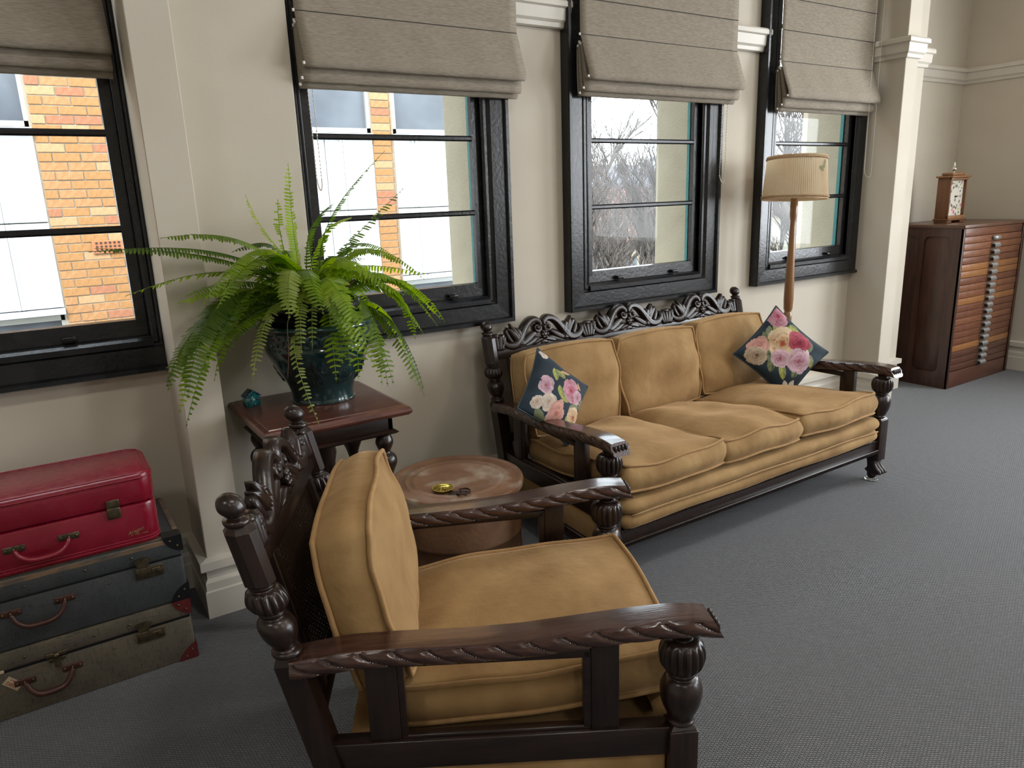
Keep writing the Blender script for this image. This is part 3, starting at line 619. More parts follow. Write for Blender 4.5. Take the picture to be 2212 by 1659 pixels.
def make_base(par, hb, hf):
    lat = lambda u: hb + (hf - hb) * (u + .9) / .85
    F = hf - .034
    MB().bbox((-.072, -F, .168), (-.034, F, .246), .003).build('front_rail', DARKWOOD, par)
    mo = MB(); n = int(2 * F / .0115)
    mo.bbox((-.050, -F, .186), (-.020, F, .194), .003)
    for k in range(n):
        y = -F + (k + .5) * 2 * F / n; mo.bbox((-.046, y - .0038, .170), (-.022, y + .0038, .188), .003, 1)
        mo.bbox((-.040, y - .0035, .236), (-.030, y + .0035, .247), .002, 1)
    mo.build('bead_moulding', DARKWOOD, par)
    # velvet deck with its two padded rolls at the front
    def roll(zc, r, uc, tall):
        mb = MB(); ny = 60; k = 14; vs = []
        for i in range(ny + 1):
            t = i / ny; y = -F + .008 + (2 * F - .016) * t; e = min(1, min(t, 1 - t) * ny / 2.2); e = math.sqrt(max(.02, 1 - (1 - e) ** 2))
            for j in range(k):
                a = 2 * PI * j / k; wv = 1 + .03 * math.sin(y * 23 + zc * 40) + .02 * math.sin(y * 71)
                vs.append((uc + r * 1.1 * math.cos(a) * e * wv, y, zc + tall * math.sin(a) * e + .003 * math.sin(y * 9)))
        return mb.add(vs, [(i * k + j, i * k + (j + 1) % k, (i + 1) * k + (j + 1) % k, (i + 1) * k + j) for i in range(ny) for j in range(k)] + [tuple(range(k)), tuple(ny * k + j for j in range(k))], True)
    roll(.282, .038, -.050, .040).build('deck_roll', VELVET, par); roll(.348, .045, -.050, .038).build('deck_roll', VELVET, par)
    MB().tube([(-.008, -F + .05 + (2 * F - .10) * t, .315 + .003 * math.sin(t * 17)) for t in np.linspace(0, 1, 40)], .0045, 6).build('deck_piping', PIPING, par)
    d = MB(); vs = [(u, s * (lat(u) - .04), z) for z in (.19, .300) for u, s in ((-.86, -1), (-.06, -1), (-.06, 1), (-.86, 1))]
    d.add(vs, [(3, 2, 1, 0), (4, 5, 6, 7), (0, 1, 5, 4), (1, 2, 6, 5), (2, 3, 7, 6), (3, 0, 4, 7)]); d.build('seat_deck', VELVET, par)
def make_suite(name, label, cat, loc, rz, hb, hf, motifs):
    e = empty(name, loc, rz); tag(e, label, cat)
    for s in (-1, 1):
        make_back_post(e, s * hb); make_front_post(e, s * hf, s); make_arm(e, hb, hf, s); make_side(e, hb, hf, s)
    make_back(e, hb, motifs); make_base(e, hb, hf); return e
CHR = math.radians(-27.77); CHL = (1.3625, 1.3845, 0); SOL = (2.781, 2.06, 0); SOR = -PI / 2
make_suite('armchair', 'carved dark wood armchair with golden velvet seat in the foreground', 'armchair', CHL, CHR, .352, .402, 1)
make_suite('sofa', 'long carved dark wood sofa with golden velvet under the windows', 'sofa', SOL, SOR, .924, .968, 3)

# ------------------------------------------------------------------ loose velvet cushions
def cushion(name, label, group, w, d, h, crown, place, seed, corner=.26, wob=.006, m=None, boxb=.012, shape=None, pipe=.0062):
    """box cushion: local x depth (front +), y width, z thickness; place maps local point -> world"""
    rg = np.random.default_rng(seed); ph = rg.uniform(0, 6.28, 8); N = 30; M_ = 7
    def wave(s, t): return wob * (math.sin(3.1 * s + 2.3 * t + ph[0]) + .7 * math.sin(5.3 * t - 2 * s + ph[1]) + .5 * math.sin(7.7 * s + ph[2]))
    def outline(s, t): return (d / 2 * s * math.sqrt(1 - corner * t * t / 2), w / 2 * t * math.sqrt(1 - corner * s * s / 2))
    def top(s, t, sg):
        x, y = outline(s, t); bul = max(0, (1 - abs(s) ** 3.2) * (1 - abs(t) ** 3.2)) ** .7
        z = sg * (h / 2 + crown * bul) + wave(s, t) * (1 if sg > 0 else .4)
        return (x, y, z)
    vs = []; fs = []
    for sg in (1, -1):
        o = len(vs)
        for i in range(N + 1):
            for j in range(N + 1): vs.append(top(-1 + 2 * i / N, -1 + 2 * j / N, sg))
        for i in range(N):
            for j in range(N):
                q = (o + i * (N + 1) + j, o + (i + 1) * (N + 1) + j, o + (i + 1) * (N + 1) + j + 1, o + i * (N + 1) + j + 1); fs.append(q if sg > 0 else q[::-1])
    st = [(-1 + 2 * i / N, -1) for i in range(N)] + [(1, -1 + 2 * j / N) for j in range(N)] + [(1 - 2 * i / N, 1) for i in range(N)] + [(-1, 1 - 2 * j / N) for j in range(N)]
    nb = len(st); o = len(vs); tops = []; bots = []
    for k, (s, t) in enumerate(st):
        a = np.array(top(s, t, 1)); b = np.array(top(s, t, -1)); tops.append(a); bots.append(b)
    for k in range(nb):
        tg = tops[(k + 1) % nb] - tops[k - 1]; nrm = np.array([tg[1], -tg[0], 0]); nrm /= np.linalg.norm(nrm)
        for l in range(M_ + 1):
            f_ = l / M_; g = boxb * (math.sin(PI * f_)) * (1 + .10 * math.sin(k * .23 + ph[3]) + .05 * math.sin(k * 1.9 + ph[4]))
            vs.append(tuple(tops[k] * (1 - f_) + bots[k] * f_ + nrm * g))
    for k in range(nb):
        for l in range(M_): a = o + k * (M_ + 1) + l; b = o + ((k + 1) % nb) * (M_ + 1) + l; fs.append((a, a + 1, b + 1, b))
    cen = np.mean([place(*v) for v in (tops[0], tops[nb // 2], bots[0], bots[nb // 2])], axis=0)
    W_ = lambda p: tuple(np.array(place(*(shape(*p) if shape else p))) - cen)
    o_ = MB().add([W_(v) for v in vs], fs, True).build(name, m or VELVET); o_.location = cen; tag(o_, label, 'cushion', group)
    md = o_.modifiers.new('weld', 'WELD'); md.merge_threshold = .0002
    for lst, sg in ((tops, 1), (bots, -1)):
        pts = []
        for k in range(nb):
            tg = lst[(k + 1) % nb] - lst[k - 1]; nrm = np.array([tg[1], -tg[0], 0]); nrm /= np.linalg.norm(nrm); pts.append(W_(lst[k] + nrm * pipe * .5 + np.array([0, 0, sg * pipe * .3])))
        MB().tube(pts, pipe, 8, closed=True).build('piping', PIPING, o_)
    return o_
def suite_place(loc, rz):
    c, s = math.cos(rz), math.sin(rz)
    return lambda u, b, z: (loc[0] + c * u - s * b, loc[1] + s * u + c * b, z)
PC = suite_place(CHL, CHR); PS = suite_place(SOL, SOR)
def seat_place(P, bc, uc, zc, tilt): return lambda x, y, z: P(uc + x * math.cos(tilt) - z * math.sin(tilt), bc + y, zc + x * math.sin(tilt) + z * math.cos(tilt))
def back_place(P, bc, uc, zc, lean):
    # cushion local: x -> height, y -> width, z -> forward
    return lambda x, y, z: P(uc - x * math.sin(lean) + z * math.cos(lean), bc + y, zc + x * math.cos(lean) + z * math.sin(lean))
# armchair
def taper(hb, hf, d):
    return lambda x, y, z: (x, y * (1 + (hf / hb - 1) * (x / d + .5)), z)
cushion('seat_cushion', 'golden velvet seat cushion lying on the armchair', 'loose velvet cushions', .615, .72, .098, .022, seat_place(PC, 0, -.385, .424, .093), 3, wob=.0045, boxb=.016, shape=taper(.31, .345, .72), corner=.22, pipe=.0068)
cushion('back_cushion', 'golden velvet back cushion standing against the cane back of the armchair', 'loose velvet cushions', .61, .44, .125, .030, back_place(PC, 0, -.800, .655, .20), 4, wob=.006, boxb=.016, corner=.36, pipe=.0072)
# sofa
SC = [(-.603, .575, 'golden velvet seat cushion at the sofa end nearest the armchair'), (-.055, .535, 'golden velvet middle seat cushion of the sofa'), (.525, .60, 'golden velvet seat cushion of the sofa beneath the larger floral pillow')]
for k, (b, wd, lab) in enumerate(SC):
    cushion('seat_cushion', lab, 'loose velvet cushions', wd, .735, .100, .046, seat_place(PS, b, -.375, .435 + .006 * (k == 2), .085), 20 + k, wob=.008, boxb=.026, corner=.16, shape=(lambda x, y, z, k=k: (x, y * (1 + [.03, .02, .06][k] * (x / .735 + .5)) + [-.012, 0, .018][k] * (x / .735 + .5), z)))
BC = [(-.600, .575, .0, 'golden velvet back cushion of the sofa behind the small floral pillow'), (-.010, .585, -.005, 'golden velvet middle back cushion of the sofa'), (.572, .580, .008, 'golden velvet back cushion of the sofa nearest the floor lamp')]
for k, (b, wd, dz, lab) in enumerate(BC):
    cushion('back_cushion', lab, 'loose velvet cushions', wd, .43, .120, .038, back_place(PS, b, -.800, .660 + dz, .20), 40 + k, wob=.008, boxb=.016, corner=.30)
# ------------------------------------------------------------------ floral pillows
def paint_rose(P, Q, cx, cy, r, cols, seed, sq=1.0, rot=0.0):
    """mask and colour of a painted cabbage rose: overlapping shaded petals, outer ring first"""
    cx, cy, r = cx * 1.05, cy * 1.05, r * 1.25; c, s = math.cos(rot), math.sin(rot); x = ((P - cx) * c + (Q - cy) * s) / r; y = (-(P - cx) * s + (Q - cy) * c) / (r * sq)
    rg = np.random.default_rng(seed); core, mid, hi = (np.array(k) for k in cols)
    M_ = np.zeros(P.shape, bool); C_ = np.zeros(P.shape + (3,))
    for ring, (n, dist, pr, tone) in enumerate(((8, .66, .46, 1.0), (7, .46, .42, .95), (6, .28, .34, .85), (5, .14, .24, .7))):
        a0 = rg.uniform(0, 6.28)
        for k in range(n):
            a = a0 + 2 * PI * k / n + rg.uniform(-.25, .25); d = dist * rg.uniform(.85, 1.1); q = pr * rg.uniform(.8, 1.15)
            u = x * math.cos(a) + y * math.sin(a) - d; v = -x * math.sin(a) + y * math.cos(a); R = np.hypot(u / (q * .8), v / q) + .06 * np.sin(9 * np.arctan2(v, u) + seed + k)
            m = R < 1; t = np.clip(.5 + .5 * u / (q * .8), 0, 1) ** 1.3; edge = np.clip((R - .80) / .2, 0, 1)
            f = np.clip(t * 1.05 - .25 * edge * (u < 0) + .12 * np.sin(22 * v / q + 3 * k), 0, 1)[..., None] * tone
            colr = np.where(f < .35, core + (mid - core) * (f / .35), mid + (hi - mid) * ((f - .35) / .65)); colr = colr * rg.uniform(.86, 1.12)
            C_[m] = colr[m]; M_ |= m
    m = np.hypot(x, y) < .13; C_[m] = core * 1.2; M_ |= m
    return M_, np.clip(C_ * .85, 0, 1)
def paint_leaf(P, Q, cx, cy, l, wd, a, c1, c2):
    l, wd, cx, cy = l * 1.35, wd * 1.35, cx * 1.08, cy * 1.08; c, s = math.cos(a), math.sin(a); x = ((P - cx) * c + (Q - cy) * s) / l; y = (-(P - cx) * s + (Q - cy) * c) / wd
    m = (np.abs(x) < 1) & (np.abs(y) < (1 - x * x) ** .8 * .95 + 0 * x)
    t = np.clip(.5 + .5 * np.sign(y) * .8 + .4 * np.sin(9 * x + 6 * np.abs(y)), 0, 1); t = np.where(np.abs(y) < .08, 1.0, t)
    return m, np.array(c1) + (np.array(c2) - np.array(c1)) * t[..., None]
PINK = ((.30, .02, .05), (.42, .12, .18), (.62, .36, .42)); CRIM = ((.16, .01, .02), (.30, .02, .05), (.50, .10, .14)); CREAM = ((.34, .05, .03), (.55, .33, .16), (.72, .58, .40))
MAUVE = ((.32, .08, .12), (.44, .22, .28), (.66, .48, .54)); CORAL = ((.40, .12, .10), (.56, .24, .20), (.70, .42, .36)); IVORY = ((.45, .28, .2), (.60, .47, .38), (.74, .66, .56)); TAUPE = ((.14, .07, .06), (.38, .28, .19), (.58, .48, .36))
GR1, GR2, GRY, GRG = (.045, .07, .03), (.16, .18, .08), (.34, .36, .08), (.17, .20, .13)
def pillow(name, label, size, h, place, prints, leaves, seed, backc, ctr):
    N = 150; s = np.linspace(-1, 1, N + 1); S, T = np.meshgrid(s, s, indexing='ij')
    px = S * (1 - .085 * (1 - T * T)) * size / 2; py = T * (1 - .085 * (1 - S * S)) * size / 2
    rg = np.random.default_rng(seed); ph = rg.uniform(0, 6.28, 6)
    zz = h * ((1 - S * S) * (1 - T * T)) ** .42 * (1 + .05 * np.sin(4 * S + ph[0]) + .05 * np.sin(5 * T + ph[1])) + .003 * np.sin(9 * S + 6 * T + ph[2])
    C = np.ones((N + 1, N + 1, 3)) * np.array((.009, .021, .033)) * (1 + .25 * (np.sin(3 * S + 2 * T + ph[3]) * .5 + .5))[..., None]
    for a in leaves: m, cc = paint_leaf(S, T, *a); C[m] = cc[m]
    for a in prints: m, cc = paint_rose(S, T, *a); C[m] = cc[m]
    cen = np.array(ctr)
    def grid(sg):
        pts = [tuple(np.array(place(px[i, j], py[i, j], sg * zz[i, j])) - cen) for i in range(N + 1) for j in range(N + 1)]
        fs = [(i * (N + 1) + j, (i + 1) * (N + 1) + j, (i + 1) * (N + 1) + j + 1, i * (N + 1) + j + 1) for i in range(N) for j in range(N)]
        return pts, fs if sg > 0 else [q[::-1] for q in fs]
    e = empty(name, tuple(cen)); tag(e, label, 'pillow', 'floral pillows on the sofa')
    v, f_ = grid(1); o = MB().add(v, f_, True).build('printed_face', FLORAL, e, fix=False)
    at = o.data.color_attributes.new('print', 'FLOAT_COLOR', 'POINT'); at.data.foreach_set('color', np.concatenate([C.reshape(-1, 3), np.ones(((N + 1) ** 2, 1))], 1).ravel())
    v, f_ = grid(-1); MB().add(v, f_, True).build('plain_back', backc, e, fix=False)
    b = [(i, 0) for i in range(0, N, 3)] + [(N, j) for j in range(0, N, 3)] + [(i, N) for i in range(N, 0, -3)] + [(0, j) for j in range(N, 0, -3)]
    MB().tube([tuple(np.array(place(px[i, j] * 1.01, py[i, j] * 1.01, 0)) - cen) for i, j in b], .0045, 6, closed=True).build('piping', NAVYP, e)
    return e
FLORAL = vcol_mat('floral_printed_cotton', .8, sheen=.15, bump=.15)
NAVYP = mat('navy_piping', (.018, .040, .062), .7); NAVYB = mat('navy_plain_cotton', (.035, .038, .050), .8, c2=(.045, .045, .055), nscale=40)
def frame_place(o, ex, ey, ez, bend=None):
    o, ex, ey, ez = (np.array(q, float) for q in (o, ex, ey, ez))
    def f_(x, y, z):
        if bend: x, y, z = bend(x, y, z)
        return o + ex * x + ey * y + ez * z
    return f_
def basis(n, upv, roll):
    n = Vector(n).normalized(); a = Vector(upv).cross(n).normalized(); b = n.cross(a); c, s = math.cos(roll), math.sin(roll)
    return (a * c + b * s)[:], (-a * s + b * c)[:], n[:]
PR_C, PL_C = (3.510, 2.590, .685), (1.918, 2.62, .705)
ex, ey, ez = basis((-.42, -.80, .42), (0, 0, 1), math.radians(43))
pillow('floral_pillow', 'larger navy pillow with many roses leaning in the sofa corner by the lamp', .395, .060, frame_place(PR_C, ex, ey, ez),
       [(.72, .78, .30, PINK, 1, .9), (.12, .20, .46, CREAM, 2, .9), (-.42, .66, .30, CORAL, 3, .8), (-.66, .52, .24, TAUPE, 4, 1), (.52, -.16, .30, CRIM, 5, 1), (-.28, -.02, .24, MAUVE, 6, 1), (.05, -.50, .33, MAUVE, 7, .9)],
       [(-.55, .05, .2, .1, .5, GR1, GR2), (-.05, .62, .18, .1, 1.1, GR1, GR2), (.42, .62, .16, .09, .2, GR2, GRY), (.72, -.10, .18, .09, 2.0, GR1, GRG), (.05, -.18, .2, .1, .9, GR1, GR2), (.35, .0, .16, .1, 2.4, GR1, GR2), (-.30, .34, .2, .1, .6, GR1, GR2), (-.45, .22, .16, .09, 1.4, GR1, GRG), (-.2, .5, .2, .1, 2.4, GR1, GR2), (.5, .32, .2, .12, -.6, GRG, GRY), (.35, -.35, .2, .1, .3, GR1, GR2), (.62, -.42, .15, .1, .8, GRG, GR2), (.3, -.7, .18, .1, 1.2, GRG, GRY), (-.5, -.3, .2, .09, .8, GR2, GRY), (-.25, -.62, .16, .09, 0, GR1, GR2), (.15, .70, .15, .08, .5, GR2, GRG), (.75, .2, .14, .08, 1.8, GR2, GRY),
        (-.72, -.62, .10, .07, 1.0, (.6, .56, .5), (.5, .44, .4)), (-.60, -.76, .13, .07, .2, (.6, .56, .5), (.52, .46, .4)), (-.84, -.74, .10, .06, .4, (.62, .57, .5), (.5, .45, .4)), (.42, -.50, .08, .05, .8, (.65, .6, .55), (.55, .5, .45))], 5, NAVYB, PR_C)
ex, ey, ez = basis((.16, -.86, .42), (0, 0, 1), math.radians(45))
def fold(x, y, z): return x, y, z - .05 * max(0, .08 - (x + y)) ** 1 * 1.2
pillow('floral_pillow', 'smaller slumped navy floral pillow leaning on the sofa arm nearest the armchair', .335, .058, frame_place(PL_C, ex, ey, ez, fold),
       [(.30, -.30, .32, PINK, 11, 1, .3), (-.05, .55, .24, MAUVE, 12, .9), (-.45, .30, .22, IVORY, 13, .9), (-.62, .62, .16, IVORY, 14, .9), (-.62, -.05, .34, CORAL, 15, .6), (-.35, -.68, .26, CREAM, 16, .9), (.85, .80, .12, IVORY, 17, .9), (.28, -.62, .18, MAUVE, 18, .9)],
       [(.45, .35, .16, .08, .3, GR2, GRY), (.55, .2, .14, .08, 1.2, GRY, GR2), (.02, .05, .17, .09, .5, GR2, GRY), (-.08, -.12, .14, .08, 1.5, GRG, GRY), (.10, -.22, .15, .08, -.6, GR2, GRY), (-.85, .35, .18, .09, 1.0, GRG, GR2), (-.9, .1, .16, .08, .2, GR2, GRG), (-.05, -.6, .2, .08, 2.2, GRG, GR2), (.62, -.55, .10, .04, .9, (.45, .25, .1), (.5, .3, .15)), (.7, .05, .13, .05, 1.9, (.45, .25, .1), (.5, .3, .15)), (.2, -.9, .14, .09, .3, (.5, .5, .3), GRG), (-.6, -.55, .16, .09, 1.0, GRG, GRY)], 6, NAVYB, PL_C)

# ------------------------------------------------------------------ side table with turned legs
TX0, TX1, TY0, TY1, TZ = .578, 1.155, 2.52, 3.078, .83
TABW = mat('red_brown_table_top', (.075, .024, .016), .32, c2=(.125, .042, .028), nscale=5, stretch=(2, 9, 9), bump=.05, bscale=10, coat=.2, c3=(.20, .10, .075), c3scale=14, c3ramp=(.64, .76))
tcx, tcy = (TX0 + TX1) / 2, (TY0 + TY1) / 2; hx, hy = (TX1 - TX0) / 2, (TY1 - TY0) / 2
tb = empty('side_table', (tcx, tcy, 0)); tag(tb, 'dark wood side table with turned legs carrying the fern pot', 'table')
def ogee_top(hx, hy, prof):
    mb = MB(); vs = []
    for ins, z in prof: vs += [(-hx + ins, -hy + ins, z), (hx - ins, -hy + ins, z), (hx - ins, hy - ins, z), (-hx + ins, hy - ins, z)]
    n = len(prof); return mb.add(vs, [(i * 4 + k, i * 4 + (k + 1) % 4, (i + 1) * 4 + (k + 1) % 4, (i + 1) * 4 + k) for i in range(n - 1) for k in range(4)] + [(3, 2, 1, 0), tuple((n - 1) * 4 + k for k in range(4))])
ogee_top(hx, hy, [(.030, TZ - .042), (.012, TZ - .040), (.004, TZ - .032), (0, TZ - .024), (.003, TZ - .014), (.010, TZ - .006), (.026, TZ - .003), (.028, TZ)]).build('table_top', TABW, tb)
ins = .062
for a, b in (((-hx + ins, -hy + ins), (hx - ins, -hy + ins + .022)), ((-hx + ins, hy - ins - .022), (hx - ins, hy - ins)), ((-hx + ins, -hy + ins), (-hx + ins + .022, hy - ins)), ((hx - ins - .022, -hy + ins), (hx - ins, hy - ins))):
    MB().bbox((*a, TZ - .112), (*b, TZ - .04), .003).build('apron', DARKWOOD, tb)
ogee_top(hx - ins + .018, hy - ins + .018, [(.030, TZ - .124), (.010, TZ - .120), (0, TZ - .112), (.010, TZ - .104), (.022, TZ - .098)]).build('apron_moulding', DARKWOOD, tb)
LEGP = arcs([(.026, .0), (.030, .02), (.022, .05), (.020, .07), (.030, .09), (.030, .11), (.020, .13), (.022, .20), (.034, .30), (.046, .38), (.040, .43), (.022, .455), (.026, .47), (.022, .49), (.018, .50), (.030, .545), (.046, .585), (.040, .615), (.022, .632), (.028, .648), (.036, .672), (.030, .695), (.024, .707)], 3)
lg = None
for sx in (-1, 1):
    for sy in (-1, 1):
        p = (sx * (hx - ins - .030), sy * (hy - ins - .030), 0)
        if lg is None: lg = MB().lathe(LEGP, 24).build('leg', DARKWOODV, tb, p)
        else: share(lg, 'leg', tb, p)
for a, b in (((-hx + .10, -hy + .095, .075), (hx - .10, -hy + .117, .105)), ((-hx + .10, hy - .117, .075), (hx - .10, hy - .095, .105))): MB().bbox(a, b, .004).build('stretcher', DARKWOOD, tb)
bp_ = MB().lathe([(.030, .10), (.036, .14), (.024, .2), (.03, .4), (.05, .58), (.058, .62), (.050, .665), (.066, .690), (.066, .708)], 28); bp_.build('centre_pillar', DARKWOODV, tb)

# ------------------------------------------------------------------ jardiniere with relief
def pot_relief(r, z, a):
    d = 0.0
    if .235 < z < .295:   # scroll band
        t = (z - .235) / .06; q = a * 17 / PI
        for sgn in (1, -1):
            cx = (q % 2) - 1; R = math.hypot(cx - .35 * sgn, (t - .5) * 1.3); ang = math.atan2((t - .5) * 1.3, cx - .35 * sgn)
            d = max(d, .5 + .5 * math.sin(9 * R + sgn * ang + 1)) if R < .62 else d
        d *= .0055 * math.sin(PI * t) ** .4
    elif .085 < z < .205:
        # garland of fan flowers
        for k in range(9):
            ca = k * 2 * PI / 9 + (.10 if k % 2 else 0); cz = .130 + (.020 if k % 3 == 0 else 0) - (.006 if k % 3 == 1 else 0); rr = (.066, .046, .040)[k % 3]
            da = (a - ca + PI) % (2 * PI) - PI; x = da * .185; y = z - cz + .012; R = math.hypot(x, y)
            if R < rr:
                an = math.atan2(y, x); edge = rr * (.86 + .14 * math.cos(an * 9)); 
                if R < edge: d = max(d, (.0050 + .0040 * math.cos(an * 18 + R * 60)) * min(1, (edge - R) / .006) * (1 if R > .008 else 1.8))
        q = (a * 30 + z * 170); 
        if .10 < z < .155: d = max(d, .0018 * max(0, math.sin(q) * math.sin(a * 22 - z * 210)))
    return r + d
JARM = mat('deep_teal_glaze', (.003, .022, .028), .10, c2=(.005, .036, .038), nscale=6, ramp=(.35, .7), coat=.7, spec=.6)
jar = MB(); PR = arcs([(.0, .0), (.118, .0), (.123, .006), (.122, .02), (.128, .05), (.148, .095), (.178, .15), (.203, .20), (.210, .225), (.207, .240), (.209, .262), (.215, .290), (.226, .304), (.231, .312), (.226, .322), (.205, .322), (.196, .305), (.196, .20), (.10, .03), (0, .03)], 7)
j = jar.lathe(PR, 300, pot_relief).build('jardiniere', JARM); j.location = (.918, 2.868, TZ + .001); tag(j, 'deep teal glazed planter pot with moulded flowers on the side table', 'planter')
# ------------------------------------------------------------------ little ceramic house
hs = empty('ceramic_house', (.645, 2.93, TZ), math.radians(12)); tag(hs, 'tiny turquoise glazed ceramic house on the side table', 'ornament')
HG = mat('turquoise_glaze', (.02, .20, .21), .15, c2=(.012, .12, .14), nscale=40, coat=.8); HR = mat('dark_blue_glaze', (.012, .05, .09), .08, coat=.9)
hb_ = MB(); bm = bmesh.new(); pts = [(-.028, 0), (.028, 0), (.028, .040), (0, .064), (-.028, .040)]
vv = [bm.verts.new((x, y, z)) for y in (-.024, .024) for x, z in pts]
for q in ((4, 3, 2, 1, 0), (5, 6, 7, 8, 9), (0, 1, 6, 5), (1, 2, 7, 6), (2, 3, 8, 7), (3, 4, 9, 8), (4, 0, 5, 9)): bm.faces.new([vv[i] for i in q])
bmesh.ops.bevel(bm, geom=bm.edges[:], offset=.004, segments=2, affect='EDGES'); hb_.bm(bm, True); hb_.build('house_body', HG, hs)
rf_ = MB()
for s in (1, -1):
    for k in range(4): rf_.bbox((-.003, -.026, -.0025), (.010, .026, .0025), .002); n = len(rf_.v) - 24; 
rf_ = MB()
for s in (1, -1):
    for k in range(4):
        t = (k + .5) / 4; x, z = s * .031 * t, .066 - .024 * t - .000; st = len(rf_.v); rf_.bbox((-.0062, -.0255, -.002), (.0062, .0255, .0025), .0015)
        an = math.atan2(.024, .028) * s; rf_.xf(lambda X, Y, Z: (x + X * math.cos(an) + Z * math.sin(an), Y, z - X * math.sin(an) + Z * math.cos(an)), st)
rf_.build('roof', HR, hs)
WD = mat('dark_glaze_recess', (.006, .03, .035), .3); SCR = mat('pale_scroll_glaze', (.10, .24, .24), .2)
for x, z, ww, hh in ((-.013, .030, .005, .006), (.013, .030, .005, .006)): MB().bbox((x - ww, -.0262, z - hh), (x + ww, -.0238, z + hh), .001).build('window', WD, hs)
MB().bbox((-.004, -.0262, .002), (.006, -.0238, .016), .001).build('door', WD, hs)
sw = MB()
for k, (y, z) in enumerate(((-.01, .03), (.006, .028), (-.004, .014), (.010, .012))): sw.tube([(.0285, y + (.006 - .0008 * i) * math.cos(i * .7), z + (.006 - .0008 * i) * math.sin(i * .7)) for i in range(8)], .0009, 5)
sw.build('scroll_decoration', SCR, hs)

# ------------------------------------------------------------------ fern
SOIL = mat('dark_potting_soil', (.02, .013, .009), .95, c2=(.05, .03, .02), nscale=60, bump=.6, bscale=80)
BLKPL = mat('black_nursery_plastic', (.008, .008, .012), .35)
FB = Vector((.918, 2.868, TZ + .375))
fern = empty('fern', (FB.x, FB.y, FB.z - .335)); tag(fern, 'big arching green fern growing in the teal planter', 'plant')
fo = Vector(fern.location)
MB().lathe([(.13, .10), (.165, .30), (.168, .325), (.178, .328), (.182, .345), (.178, .362), (.168, .364), (.163, .345), (.10, .33), (0, .33)], 40).build('nursery_pot', BLKPL, fern)
MB().lathe([(.164, .336), (.12, .348), (.06, .352), (0, .350)], 30, lambda r, z, a: r * (1 + .02 * math.sin(7 * a))).build('soil', SOIL, fern)
def leaf_mat(name, c, c2):
    m = bpy.data.materials.new(name); m.use_nodes = True; N = m.node_tree.nodes; L = m.node_tree.links; N.remove(N['Principled BSDF']); o = N['Material Output']
    tc = N.new('ShaderNodeTexCoord'); n = N.new('ShaderNodeTexNoise'); n.inputs['Scale'].default_value = 9; L.new(tc.outputs['Object'], n.inputs['Vector'])
    rp = N.new('ShaderNodeValToRGB'); rp.color_ramp.elements[0].position = .35; rp.color_ramp.elements[1].position = .65; rp.color_ramp.elements[0].color = (*c, 1); rp.color_ramp.elements[1].color = (*c2, 1); L.new(n.outputs['Fac'], rp.inputs[0])
    p = N.new('ShaderNodeBsdfPrincipled'); p.inputs['Roughness'].default_value = .42; p.inputs['Specular IOR Level'].default_value = .4; L.new(rp.outputs[0], p.inputs['Base Color'])
    t = N.new('ShaderNodeBsdfTranslucent'); hs_ = N.new('ShaderNodeHueSaturation'); hs_.inputs['Value'].default_value = 2.4; hs_.inputs['Saturation'].default_value = 1.1; L.new(rp.outputs[0], hs_.inputs['Color']); L.new(hs_.outputs[0], t.inputs[0])
    mx = N.new('ShaderNodeMixShader'); mx.inputs[0].default_value = .5; L.new(p.outputs[0], mx.inputs[1]); L.new(t.outputs[0], mx.inputs[2]); L.new(mx.outputs[0], o.inputs[0]); return m
FG = [leaf_mat('fern_green', (.098, .165, .010), (.165, .25, .015)), leaf_mat('fern_bright_green', (.165, .25, .010), (.26, .36, .02)), leaf_mat('fern_dark_green', (.055, .105, .010), (.09, .15, .014)), leaf_mat('fern_pale_green', (.20, .26, .05), (.30, .34, .09))]
